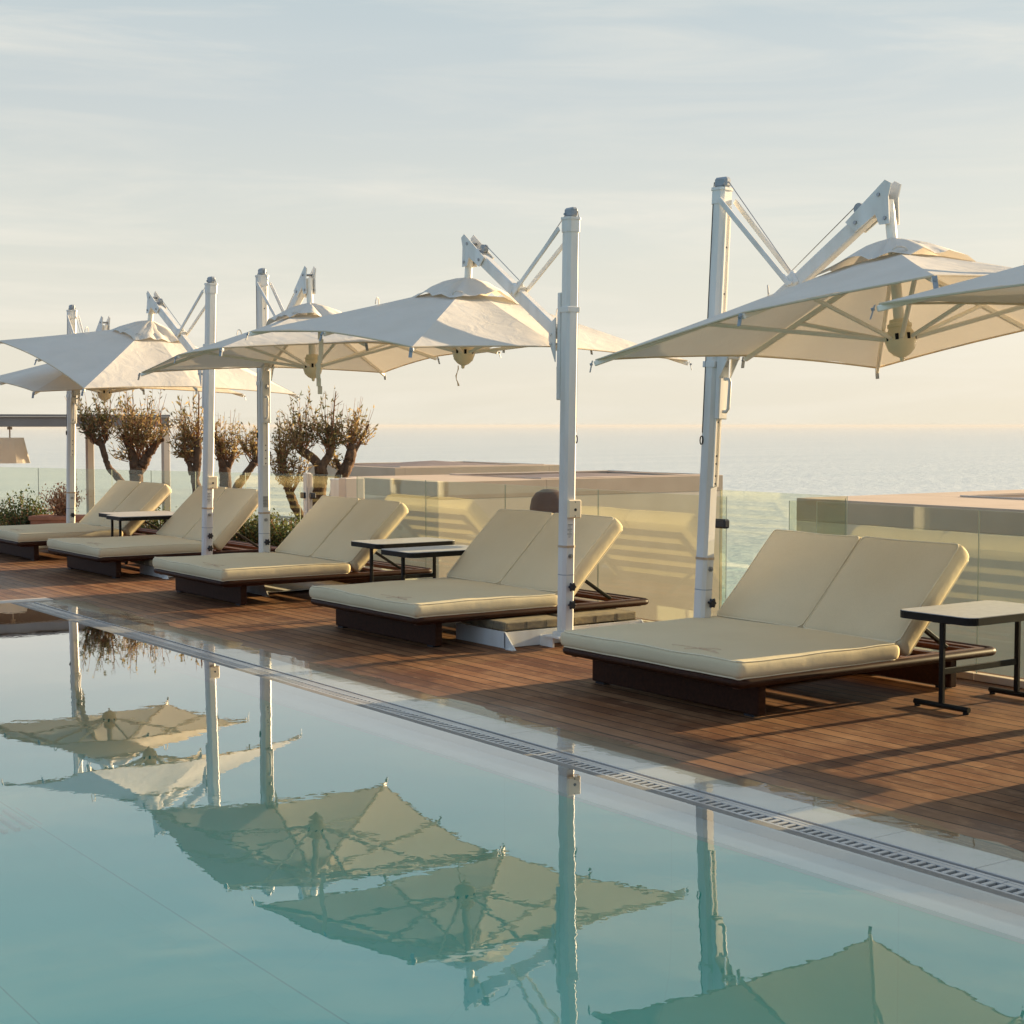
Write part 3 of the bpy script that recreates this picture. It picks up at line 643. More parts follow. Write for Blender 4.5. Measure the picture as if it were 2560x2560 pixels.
    b = MB(); b.lathe([(0.024, 0), (0.024, 0.004), (0.018, 0.006)], 16, P(z0 + 0.36) + px * 0.108, PF @ Matrix(((0, 0, 1), (0.6, 0, 0), (0, 1, 0)))); b.build('badge', M['steel'], sd)
    # arm
    ad = (mt - piv).normalized(); aw = ad.cross(UP).normalized(); au = aw.cross(ad)
    b = MB(); b.bar(piv - ad * 0.03, mt - ad * 0.13, 0.062, 0.092, UP, bev=0.008); arm = b.build('arm', M['white'], t)
    b = MB(); hd = mt - ad * 0.02
    for q in (-1, 1):
        w = aw * (q * 0.040)
        b.prism([mt - ad * 0.30 + au * 0.05 + w, mt + ad * 0.06 + au * 0.075 + w, mt + ad * 0.085 + au * 0.03 + w, mt + ad * 0.03 - au * 0.02 + w, mt - nrm * 0.16 + out * 0.025 + w, mt - nrm * 0.16 - out * 0.045 + w, mt - ad * 0.10 - au * 0.05 + w, mt - ad * 0.27 - au * 0.045 + w], aw * (q * 0.008))
    b.build('head_bracket', M['white'], t)
    for p in (mt - ad * 0.24, mt - nrm * 0.125, mt - ad * 0.02 + au * 0.03):
        b = MB(); b.tube([p - aw * 0.056, p + aw * 0.056], 0.011, 8); b.build('bolt', M['steel'], arm)
    pu = mt - ad * 0.20 + au * 0.075
    b = MB(); b.tube([pu - aw * 0.018, pu + aw * 0.018], 0.034, 14); b.bar(pu - ad * 0.045 - au * 0.035, pu + ad * 0.045 - au * 0.035, 0.05, 0.02, UP); b.build('pulley', M['capgrey'], arm)
    # struts from the pole head to the middle of the arm
    am = piv.lerp(mt, 0.44)
    for q in (-1, 1):
        b = MB(); b.bar(P(3.0 + zo) + px * 0.045 + aw * (q * 0.072), am - ad * 0.02 + aw * (q * 0.050), 0.014, 0.036, UP, bev=0.004)
        b.build('strut', M['white'], t)
    b = MB(); b.obox(am + au * 0.02, aw, ad, au, 0.047, 0.04, 0.045, bev=0.01); b.tube([am - aw * 0.064, am + aw * 0.064], 0.013, 8)
    b.tube([am + au * 0.065 - aw * 0.012, am + au * 0.065 + aw * 0.012], 0.028, 12); b.build('strut_bracket', M['white'], t)
    b = MB(); b.tube([P(3.12 + zo) + px * 0.05, am + au * 0.09, pu + au * 0.034], 0.0035, 5); b.build('cable', M['steel'], t)
    b = MB(); q = -py * 0.0515 + px * (-0.028); b.tube([P(3.12 + zo) - px * 0.05 + q * 0.3, P(3.05 + zo) + q, P(1.55) + q], 0.003, 5)
    b.tube([P(1.50) + q * 1.06 + px * (0.012 * math.cos(v)) + la * (0.028 * math.sin(v)) for v in [i * math.pi / 5 for i in range(10)]], 0.004, 6, closed=True)
    b.build('cord', M['tabledark'], t)
    # mast down through the canopy to the hub
    b = MB(); b.tube([mt - nrm * 0.02, K(0, 0, -0.02)], 0.031, 12); b.build('mast', M['rib'], t, smooth=True, angle=40)
    HB = frame(None, nrm, out)
    b = MB(); b.lathe([(0.001, -0.185), (0.012, -0.18), (0.015, -0.16), (0.045, -0.145), (0.075, -0.115), (0.089, -0.07), (0.086, -0.03), (0.068, 0.0), (0.064, 0.012), (0.07, 0.016), (0.07, 0.034), (0.058, 0.04), (0.055, 0.06), (0.001, 0.062)], 24, cl, HB)
    hub = b.build('hub', M['cream'], t, smooth=True, angle=40)
    b = MB()
    for i in range(8):
        an = i * math.pi / 4 + math.pi / 8; b.obox(cl + HB @ Vector((math.cos(an) * 0.086, math.sin(an) * 0.086, -0.045)), HB @ Vector((math.cos(an), math.sin(an), 0)), HB @ Vector((-math.sin(an), math.cos(an), 0)), nrm, 0.004, 0.010, 0.018, bev=0.004)
    b.build('slot', M['tabledark'], hub)
    # ribs, struts and canopy
    h = H_C; mz = 0.055
    ends = [(h, 0, mz), (h, h, 0), (0, h, mz), (-h, h, 0), (-h, 0, mz), (-h, -h, 0), (0, -h, mz), (h, -h, 0)]
    zi = 0.40; ri = 0.20
    inner = [(ri * e[0] / h, ri * e[1] / h, zi) for e in ends]
    for e in ends:
        E = Vector(e); I = Vector((e[0] * 0.06 / h, e[1] * 0.06 / h, 0.42)); dn = Vector((0, 0, -0.024))
        d = (E - I).normalized()
        b = MB(); b.bar(K(*(I + dn)), K(*(E + dn + d * 0.012)), 0.022, 0.030, nrm, bev=0.004); rb = b.build('rib', M['rib'], t)
        b = MB(); pe = E + dn + d * 0.02; w = Vector((-d.y, d.x, 0)).normalized()
        b.prism([K(*(pe + w * .012 + Vector((0, 0, .022)))), K(*(pe + w * .012 + Vector((0, 0, -.04)) + d * .02)), K(*(pe - w * .012 + Vector((0, 0, -.04)) + d * .02)), K(*(pe - w * .012 + Vector((0, 0, .022))))], Rm @ (d * 0.006))
        b.tube([K(*(pe + d * 0.004 + Vector((0, 0, 0.004)))), K(*(pe + d * 0.02 + Vector((0, 0, 0.004))))], 0.008, 8)
        b.build('tip_plate', M['capgrey'], rb)
        fr = 0.60; S1 = I.lerp(E, fr) + dn; dd = Vector((e[0], e[1], 0)).normalized() * 0.078 + Vector((0, 0, -0.05))
        b = MB(); b.tube([K(*dd), K(*S1)], 0.0135, 8); b.build('stretcher', M['rib'], rb, smooth=True, angle=40)
    b = MB(); NP, NR = 6, 9; loop_o, loop_i = [], []
    for i in range(8):
        e0, e1 = Vector(ends[i]), Vector(ends[(i + 1) % 8]); i0, i1 = Vector(inner[i]), Vector(inner[(i + 1) % 8])
        for k in range(NP):
            u = k / NP; p = e0.lerp(e1, u); s = 4 * u * (1 - u); p = p * (1 - 0.014 * s); p.z += 0.006 * s
            loop_o.append(p); loop_i.append((i0.lerp(i1, u), u))
    nl = len(loop_o); vs = []
    for r in range(NR + 1):
        q = r / NR
        for k in range(nl):
            ii, u = loop_i[k]; p = ii.lerp(loop_o[k], q); s = 4 * u * (1 - u)
            p.z -= s * 0.012 * math.sin(math.pi * min(q * 1.05, 1)) + 0.006 * math.sin(math.pi * q)
            p.z += 0.010 * s * noise.noise(Vector((p.x * 4 + seed, p.y * 4, seed * 1.7)))
            vs.append(K(*p))
    b.add(vs, [(r * nl + k, (r + 1) * nl + k, (r + 1) * nl + (k + 1) % nl, r * nl + (k + 1) % nl) for r in range(NR) for k in range(nl)])
    can = b.build('canopy', M['canvas'], t, smooth=True, angle=6)
    b = MB(); b.tube([K(*(p + Vector((0, 0, -0.004)))) for p in loop_o], 0.006, 5, closed=True); b.build('hem', M['hem'], can)
    # vent cap: loose square flounce lifted over the opening
    NV = 48; rings = [(0.033, 0), (0.10, .25), (0.175, .5), (0.255, .78), (0.325, 1)]; vs = []
    for j, (r, q) in enumerate(rings):
        for k in range(NV):
            an = 2 * math.pi * k / NV + math.pi / 4; sq = 1 / max(abs(math.cos(an)), abs(math.sin(an))); cf_ = (sq - 1) / 0.4142; rr = r * (1 + (sq - 1) * (0.3 + .7 * q))
            zc = 0.352 * cf_ ** 2 + 0.398 * (1 - cf_ ** 2) + 0.05 * noise.noise(Vector((math.cos(an) * 2.6, math.sin(an) * 2.6, seed * 3.1))) * (1 - cf_ ** 4)
            z = (APEX - 0.01) * (1 - q ** 1.25) + zc * q ** 1.25 + 0.055 * math.sin(math.pi * min(q, 1) ** 1.5) * noise.noise(Vector((math.cos(an) * 3.3 + seed, math.sin(an) * 3.3, j * .35))) + 0.02 * q * noise.noise(Vector((math.cos(an) * 5, math.sin(an) * 5, j * .6 + seed)))
            vs.append(K(rr * math.cos(an), rr * math.sin(an), z))
    b = MB(); b.add(vs, [(j * NV + k, (j + 1) * NV + k, (j + 1) * NV + (k + 1) % NV, j * NV + (k + 1) % NV) for j in range(4) for k in range(NV)])
    b.build('vent_cap', M['canvas'], can, smooth=True)
    for i, q0, hgt, wd in ((1, 0.30, 0.055, 0.05), (5, 0.30, 0.055, 0.05), (7, 0.04, 0.035, 0.045), (3, 0.04, 0.035, 0.045)):
        e = Vector(ends[i]); i0 = Vector(inner[i]); w = Vector((-e.y, e.x, 0)).normalized(); p = i0.lerp(e, q0)
        b = MB(); b.tube([K(*(p + w * (wd * math.cos(v)) + Vector((0, 0, hgt * math.sin(v))))) for v in [k * math.pi / 8 for k in range(9)]], 0.005, 5); b.build('tie_loop', M['canvas'], can)
    if strap:
        p = K(-h * 0.10, -h * 0.985, mz - 0.01); b = MB(); n_ = 8
        pts = [p + Vector((0, 0.012 * math.sin(k * .9), -0.47 * k / n_)) + RGT * (0.004 * math.sin(k * .7)) for k in range(n_ + 1)]
        for k in range(n_): b.obox((pts[k] + pts[k + 1]) / 2, RGT, FWD, UP, 0.017, 0.002, 0.235 / n_ + .0005)
        b.build('strap', M['strap'], can)
        p = cl + nrm * -0.16 - RGT * 0.045; b = MB(); pts = [p + Vector((0.008 * math.sin(k * 1.3), 0.008 * math.cos(k), -.16 * k / 6)) for k in range(7)]
        b.tube(pts, [0.004, 0.005, 0.003, 0.006, 0.003, 0.005, 0.009], 5); b.build('strap', M['strap'], hub)
    # fittings on the lower pole, on the side facing away from the canopy track
    fq = (-py if py.y > 0 else py)                       # towards the pool
    fx = px if px.x > 0 else -px                         # towards +X
    b = MB(); b.prism([P(0.72) + px * x * 1.09 + py * y * 1.09 for x, y in sec], la * 0.016); b.build('ring', M['rust'], t)
    b = MB(); b.prism([P(0.52) + px * x * 1.012 + py * y * 1.012 for x, y in sec], la * 0.006); b.build('seam', M['capgrey'], t)
    if box:
        b = MB(); b.obox(P(1.0) + fx * 0.063 + fq * -0.02, fx, fq, la, 0.014, 0.055, 0.066, bev=0.012); bx = b.build('crank_box', M['cream'], t)
        b = MB(); b.tube([P(0.995) + fx * 0.075 + fq * -0.022, P(0.995) + fx * 0.0795 + fq * -0.022], 0.011, 10)
        for z in (0.95, 1.05): b.tube([P(z) + fx * 0.075 - fq * .02, P(z) + fx * 0.079 - fq * .02], 0.004, 6)
        b.build('socket', M['black'], bx)
    if sticker is not None:
        b = MB(); b.obox(P(0.84) + fx * 0.0511, fx, fq, la, 0.0008, 0.028, 0.055); st = b.build('sticker', M['sticker' if sticker else 'white'], t)
        b = MB()
        for i in range(12): b.obox(P(0.888 - i * 0.0085) + fx * 0.0524 + fq * (0.004 + 0.003 * (i * 7 % 3)), fx, fq, la, 0.0004, 0.020 - 0.004 * (i * 5 % 4), 0.0022 if i % 4 == 0 else 0.0012)
        b.build('print', M['stickerline'], st)
    b = MB(); b.tube([P(0.66) + fx * 0.05, P(0.66) + fx * 0.062], 0.016, 10); b.tube([P(0.66) + fx * 0.062, P(0.66) + fx * 0.072], 0.009, 8); b.build('lock', M['steel'], t)
    for z in knobs:
        b = MB(); c0 = P(z) + fx * 0.085; b.tube([P(z) + fx * 0.048, c0], 0.009, 8)
        KB = Matrix(((fq.x, la.x, fx.x), (fq.y, la.y, fx.y), (fq.z, la.z, fx.z)))
        vs = []
        for zz in (0, 0.012, 0.022):
            for k in range(24):
                an = 2 * math.pi * k / 24; rr = (0.030 + 0.006 * math.cos(an * 6)) * (0.9 if zz == 0 else (1 if zz < 0.02 else 0.75)); vs.append(c0 + KB @ Vector((rr * math.cos(an), rr * math.sin(an), zz - 0.01)))
        b.add(vs, [(j * 24 + k, j * 24 + (k + 1) % 24, (j + 1) * 24 + (k + 1) % 24, (j + 1) * 24 + k) for j in range(2) for k in range(24)] + [tuple(range(23, -1, -1)), tuple(range(48, 72))])
        b.build('knob', M['black'], t)
    # steel base tray under the daybed beside the pole
    tx0, tx1 = (-0.80, -0.16) if tray < 0 else (0.16, 0.80)
    b = MB(); y0, y1 = -0.42, 0.85
    b.lathe([(0.09, 0.085), (0.09, 0.108), (0.07, 0.112), (0.001, 0.112)], 20)
    b.box((-0.10, -0.13, 0.074), (0.10, 0.13, 0.086))
    ex = tx1 if tray < 0 else tx0
    b.box((min(0, ex), -0.11, 0.0), (max(0, ex), -0.095, 0.073)); b.box((min(0, ex), 0.095, 0.0), (max(0, ex), 0.11, 0.073))
    b.box((ex - 0.006, y0, 0.005), (ex + 0.006, y1, 0.115))
    for yy in (y0, y1):
        b.prism([(tx0, yy, 0.0), (tx1 + 0.13, yy, 0.0), (tx1, yy, 0.118), (tx0, yy, 0.118)], (0, 0.009, 0))
        b.box((tx1 + 0.05, yy - 0.03, 0.0), (tx1 + 0.14, yy, 0.006))
    b.box((tx0, y0 + 0.01, 0.02), (tx1 - 0.007, y1 - 0.001, 0.03))
    b.build('base_tray', M['white'], t)
    t['tray'] = (tx0, tx1)
    return t
UMB = [
    dict(base=(-7.635, 6.905, 0), zo=0.055, lean=2.3, c=(-6.098, 7.043, 2.148), tx=0.15, ty=-7.06, rz=0.97, sl=(1.64, 2.12), knobs=(0.44,), sticker=None, box=False, tray=1,
         label='nearest full white parasol, mast beside the nearest daybed and canopy tilted up to the right'),
    dict(base=(-8.955, 6.79, 0), lean=0.7, c=(-10.371, 6.856, 2.232), tx=-0.78, ty=5.18, rz=0.0, sl=(1.78, 2.55), strap=True, sticker=False, tray=-1,
         label='white parasol with a long tan strap hanging from its canopy, mast before the second daybed'),
    dict(base=(-14.12, 6.94, 0), lean=0.0, c=(-12.79, 6.788, 2.186), tx=0.88, ty=-2.89, rz=-7.1, sl=(1.62, 2.14), sticker=True, box=False, tray=1,
         label='white parasol with its mast behind the middle daybed and its canopy reaching right'),
    dict(base=(-15.27, 6.83, 0), lean=1.5, c=(-16.887, 6.836, 2.256), tx=-0.77, ty=13.6, rz=3.1, sl=(1.78, 2.45), sticker=False, tray=-1,
         label='white parasol whose canopy tilts steeply up to the left, mast behind the third daybed'),
    dict(base=(-19.82, 6.97, 0), lean=1.2, c=(-18.416, 6.93, 2.054), tx=0.04, ty=3.63, rz=-0.8, sl=(1.62, 2.1), box=False, sticker=None, knobs=(0.44,), tray=-1,
         label='farthest white parasol with its mast at the left beside the pink shrub'),
    dict(base=(-5.02, 7.55, 0), lean=0.0, c=(-3.78, 6.90, 2.165), tx=0.0, ty=0.0, rz=3.0, sl=(1.62, 2.1), box=False, sticker=None, knobs=(0.44,), tray=1,
         label='white parasol at the right edge with only its canopy corner in view'),
]
for i, u in enumerate(UMB): umbrella(seed=i + 1, **u)
# concrete ballast slabs on the trays
def slab(x, y, sx, sy, label, seed):
    rnd = random.Random(seed); t = MB(); n = max(3, round(sy / 0.11)); z0 = 0.119
    t.box((-sx, -sy, z0), (sx, sy, z0 + 0.062), bev=0.005)
    for k in range(n):
        yy = -sy + 2 * sy * (k + .5) / n
        t.box((sx - 0.0005, yy - sy / n * 0.82, z0 + 0.006), (sx + 0.006, yy + sy / n * 0.82, z0 + 0.056), bev=0.003)
    for k in range(4):
        xx = -sx + 2 * sx * (k + .5) / 4
        t.box((xx - sx * 0.21, -sy - 0.006, z0 + 0.006), (xx + sx * 0.21, -sy + 0.0005, z0 + 0.056), bev=0.003)
    o = t.build('ballast_slab', M['concrete']); o.location = (x, y, 0); o.rotation_euler = (0, 0, R(rnd.uniform(-1.2, 1.2)))
    return tag(o, label, 'concrete slab', 'concrete ballast slabs on the parasol bases')
slab(-9.44, 6.66, 0.30, 0.26, 'weathered concrete slab on the front of the white base under the second daybed', 1)
slab(-9.44, 7.30, 0.30, 0.31, 'weathered concrete slab on the back of the white base under the second daybed', 2)
slab(-13.64, 6.72, 0.30, 0.27, 'concrete slab on the white base under the third daybed', 3)
slab(-15.85, 6.60, 0.30, 0.27, 'concrete slab on the white base under the fourth daybed', 4)

# ------------------------------------------------------------------ daybeds
def cushion(hx, hy, hz, r, crown, nx, ny, nz, seed=0, sink=None):
    """soft box: rounded, crowned, slightly uneven. returns verts, faces and the piping paths"""
    vs, fs, key = [], [], {}
    def warp(p):
        q = Vector((max(-hx + r, min(hx - r, p.x)), max(-hy + r, min(hy - r, p.y)), max(-hz + r, min(hz - r, p.z))))
        d = p - q
        if d.length > 1e-9: p = q + d.normalized() * r
        u, v, w = p.x / hx, p.y / hy, p.z / hz
        cr = crown * (1 - abs(u) ** 3) * (1 - abs(v) ** 3)
        p = Vector((p.x, p.y, p.z + (cr if w > 0 else 0) * abs(w)))
        k = 1 - w * w; p.x += (0.010 * k) * (1 if u > 0 else -1) * (abs(u) > .8); p.y += (0.010 * k) * (1 if v > 0 else -1) * (abs(v) > .8)
        nz_ = noise.noise(Vector((p.x * 2.3 + seed, p.y * 2.3, seed * .7))); p.z += 0.012 * nz_ * (w > 0) + 0.003 * noise.noise(Vector((p.x * 7, p.y * 7, seed)))
        if sink: p = sink(p)
        return p
    def V(i, j, k):
        kk = (i, j, k)
        if kk not in key:
            f = lambda a, n: math.sin((a / n * 2 - 1) * math.pi / 2) * 0.5 + (a / n * 2 - 1) * 0.5
            key[kk] = len(vs); vs.append(warp(Vector((f(i, nx) * hx, f(j, ny) * hy, (k / nz * 2 - 1) * hz))))
        return key[kk]
    for i in range(nx):
        for j in range(ny):
            fs.append((V(i, j, 0), V(i, j + 1, 0), V(i + 1, j + 1, 0), V(i + 1, j, 0))); fs.append((V(i, j, nz), V(i + 1, j, nz), V(i + 1, j + 1, nz), V(i, j + 1, nz)))
    for k in range(nz):
        for i in range(nx):
            fs.append((V(i, 0, k), V(i + 1, 0, k), V(i + 1, 0, k + 1), V(i, 0, k + 1))); fs.append((V(i, ny, k), V(i, ny, k + 1), V(i + 1, ny, k + 1), V(i + 1, ny, k)))
        for j in range(ny):
            fs.append((V(0, j, k), V(0, j, k + 1), V(0, j + 1, k + 1), V(0, j + 1, k))); fs.append((V(nx, j, k), V(nx, j + 1, k), V(nx, j + 1, k + 1), V(nx, j, k + 1)))
    paths = []
    for s in (1, -1):
        pp = []; cr = 0.05
        for (ax, ay, a0) in ((1, -1, -90), (1, 1, 0), (-1, 1, 90), (-1, -1, 180)):
            for k in range(6):
                an = R(a0 + 18 * k); pp.append((ax * (hx - cr) + cr * math.cos(an), ay * (hy - cr) + cr * math.sin(an)))
        dense = []
        for k in range(len(pp)):
            p0, p1 = Vector(pp[k]), Vector(pp[(k + 1) % len(pp)]); m = max(1, int((p1 - p0).length / 0.12))
            for q in range(m): dense.append(p0.lerp(p1, q / m))
        paths.append([warp(Vector((p.x, p.y, s * hz))) + Vector((0, 0, 0.002 * s)) for p in dense])
    return vs, fs, paths
def rot_about(vs, M4): return [M4 @ v for v in vs]
def make_daybed(loc, sd=0.0, back=45.0):
    t = thing('daybed', loc, 'x', 'daybed', 'double daybeds in a row on the deck')
    HX = 0.815; Y0, Y1 = -1.09, 1.10                      # origin at Y = 6.85
    # wooden frame: rounded rail all round
    b = MB(); pts = []; cr = 0.05; hx, y0, y1 = HX - 0.028, Y0 + 0.028, Y1 - 0.028
    for (ax, yy, a0, sy) in ((1, y0, -90, 1), (1, y1, 0, -1), (-1, y1, 90, -1), (-1, y0, 180, 1)):
        for k in range(5):
            an = R(a0 + 22.5 * k); pts.append((ax * (hx - cr) + cr * math.cos(an), yy + sy * cr + cr * math.sin(an), 0.213))
    n = len(pts); prof = [(0.028 * math.cos(a), 0.026 * math.sin(a)) for a in [2 * math.pi * k / 10 for k in range(10)]]
    vs = []
    for i in range(n):
        tn = (Vector(pts[(i + 1) % n]) - Vector(pts[i - 1])).normalized(); o = Vector((tn.y, -tn.x, 0))
        for (u, v) in prof: vs.append(Vector(pts[i]) + o * u + Vector((0, 0, v)))
    b.add(vs, [(i * 10 + k, ((i + 1) % n) * 10 + k, ((i + 1) % n) * 10 + (k + 1) % 10, i * 10 + (k + 1) % 10) for i in range(n) for k in range(10)])
    rail = b.build('frame', M['wood'], t, smooth=True)
    b = MB()
    for s in (-1, 1): b.box((s * (HX - 0.10) - 0.02, Y0 + 0.05, 0.175), (s * (HX - 0.10) + 0.02, Y1 - 0.05, 0.232), bev=0.003)
    b.box((-HX + 0.12, Y1 - 0.10, 0.18), (HX - 0.12, Y1 - 0.055, 0.232), bev=0.003)
    b.build('inner_beam', M['woodred'], rail)
    b = MB()
    for k in range(14):
        y = Y0 + 0.12 + k * 0.15
        if y > 0.25 and k % 2 == 0 and y > 0.5: continue
        b.box((-HX + 0.125, y - 0.03, 0.20), (HX - 0.125, y + 0.03, 0.222), bev=0.003)
    b.build('slat', M['woodred'], rail)
    for y in (-0.85, 0.75):
        b = MB(); b.box((-0.735, y - 0.03, 0.012), (0.735, y + 0.03, 0.19), bev=0.006); lg = b.build('leg', M['wood'], t)
        for s in (-1, 1):
            b = MB(); b.box((s * 0.66 - 0.04, y - 0.028, 0.0), (s * 0.66 + 0.04, y + 0.028, 0.0125)); b.build('foot_pad', M['black'], lg)
    # seat mattress
    vs, fs, paths = cushion(0.788, 0.635, 0.049, 0.020, 0.024, 28, 24, 8, 1.3 + sd)
    off = Vector((0, -0.445, 0.285)); b = MB(); b.add([v + off for v in vs], fs); mt = b.build('mattress', M['cushion'], t, smooth=True)
    b = MB()
    for p in paths: b.tube([v + off for v in p], 0.0048, 6, closed=True)
    b.build('piping', M['piping'], mt, smooth=True)
    # rust coloured stitched emblem near the foot corner: thin crossing strokes
    b = MB()
    def top(x, y): return Vector((x, y, 0)) + Vector((0, 0, off.z + 0.049 + 0.024 * (1 - abs(x / .788) ** 3) * (1 - abs((y - off.y) / .635) ** 3) + 0.012 * noise.noise(Vector((x * 2.3 + 1.3 + sd, (y - off.y) * 2.3, (1.3 + sd) * .7))) + 0.0035))
    for st in ([(-.16, -.97), (-.06, -.955), (.05, -.965), (.15, -.985), (.27, -1.0)], [(.0, -1.02), (.06, -.965), (.13, -.93), (.20, -.92)], [(.03, -.93), (.08, -.97), (.17, -.965), (.22, -.975)]):
        b.tube([top(x + 0.28, y) for x, y in st], 0.0012, 5)
    b.build('emblem', M['emblem'], mt)
    # two back cushions on a slatted board
    ang = R(back)
    for s in (-1, 1):
        vs, fs, paths = cushion(0.389, 0.39, 0.068, 0.026, 0.014, 18, 18, 8, 4.2 + s + sd * 1.7)
        M4 = Matrix.Translation((s * 0.3945, 0.19, 0.346)) @ Matrix.Rotation(ang, 4, 'X') @ Matrix.Translation((0, 0.385, -0.072))
        b = MB(); b.add(rot_about(vs, M4), fs); cu_ = b.build('back_cushion', M['cushion'], t, smooth=True)
        b = MB()
        for p in paths: b.tube(rot_about(p, M4), 0.0048, 6, closed=True)
        b.build('piping', M['piping'], cu_, smooth=True)
    M4 = Matrix.Translation((0, 0.19, 0.346)) @ Matrix.Rotation(ang, 4, 'X')
    X, Yv, Zv = M4.to_3x3() @ Vector((1, 0, 0)), M4.to_3x3() @ Vector((0, 1, 0)), M4.to_3x3() @ Vector((0, 0, 1))
    b = MB(); Pt = lambda x, y, z: M4 @ Vector((x, y, z))
    for s in (-1, 1): b.obox(Pt(s * 0.66, 0.34, -0.165), X, Yv, Zv, 0.022, 0.36, 0.015, bev=0.003)
    for k in range(5): b.obox(Pt(0, 0.06 + k * 0.15, -0.156), X, Yv, Zv, 0.637, 0.035, 0.008, bev=0.003)
    b.build('backrest_board', M['wood'], t)
    for s in (-1, 1):
        a = Pt(s * 0.60, 0.30, -0.19); e = Vector((s * 0.60, 0.84, 0.235)); b = MB(); b.bar(a, e, 0.022, 0.034, (1, 0, 0), bev=0.003); b.build('prop', M['tabledark'], t)
    return t
BEDX = [-6.045, -9.34, -12.53, -15.55, -18.14, -2.64]
BL = ['nearest double daybed with beige cushions at the right, in front of the nearest parasol', 'second nearest beige daybed, partly behind the parasol mast, above weathered concrete slabs',
      'middle beige daybed of the five, left of the two dark side tables', 'fourth beige daybed from the right, behind a white mast', 'farthest beige daybed at the left edge of the deck',
      'beige daybed past the right edge of the view']
for i, x in enumerate(BEDX):
    o = make_daybed((0, 0, 0), i * 3.71, [45.0, 45.3, 44.6, 45.6, 44.2, 45][i])
    o.location = (x - 0.815, 6.85, 0); o.rotation_euler = (0, 0, R([0, .25, -.3, .3, -.2, 0][i])); o['label'] = BL[i]

# ------------------------------------------------------------------ side tables
def make_table():
    t = thing('side_table', (0, 0, 0), 'x', 'side table', 'dark framed side tables between the daybeds')
    hx, hy = 0.265, 0.42; cr = 0.06; out = []
    for (ax, ay, a0) in ((1, -1, -90), (1, 1, 0), (-1, 1, 90), (-1, -1, 180)):
        for k in range(6):
            an = R(a0 + 18 * k); out.append((ax * (hx - cr) + cr * math.cos(an), ay * (hy - cr) + cr * math.sin(an)))
    b = MB(); b.prism([(x, y, 0.505) for x, y in out], (0, 0, 0.041)); tp = b.build('tabletop', M['tabledark'], t)
    b = MB(); b.prism([(x * 0.988, y * 0.992, 0.5462) for x, y in out], (0, 0, 0.004)); b.build('top_panel', M['tabletop'], tp)
    for y in (-0.335, 0.335):
        b = MB(); b.box((-0.015, y - 0.012, 0.035), (0.015, y + 0.012, 0.505), bev=0.003); b.box((-0.06, y - 0.02, 0.492), (0.06, y + 0.02, 0.5045), bev=0.003); b.build('leg', M['tabledark'], t)
        b = MB(); b.tube([(-0.19, y, 0.026), (0.19, y, 0.026)], 0.016, 10)
        for s in (-1, 1): b.tube([(s * 0.17, y, 0.0), (s * 0.17, y, 0.016)], 0.018, 10)
        b.build('foot_bar', M['tabledark'], t, smooth=True, angle=40)
    b = MB(); b.box((-0.008, -0.323, 0.20), (0.008, 0.323, 0.235), bev=0.002); b.build('stretcher', M['tabledark'], t)
    return t
TL = [(-5.715, 7.325, 'nearest side table with pale top at the right edge beside the nearest daybed'), (-12.16, 7.37, 'taller looking side table on the left of the middle pair, beside the middle daybed'),
      (-11.20, 7.12, 'side table on the right of the middle pair, partly behind the second daybed'), (-17.90, 7.14, 'side table beside the farthest daybed, left one of the far pair'),
      (-17.385, 7.04, 'side table in front in the far pair, beside the fourth daybed'), (-4.72, 7.25, 'side table just past the right edge casting thin shadows on the deck')]
tb = None
for (x, y, l) in TL:
    if tb is None: o = tb = make_table()
    else: o = copy_tree(tb)
    o.location = (x, y, 0); o['label'] = l

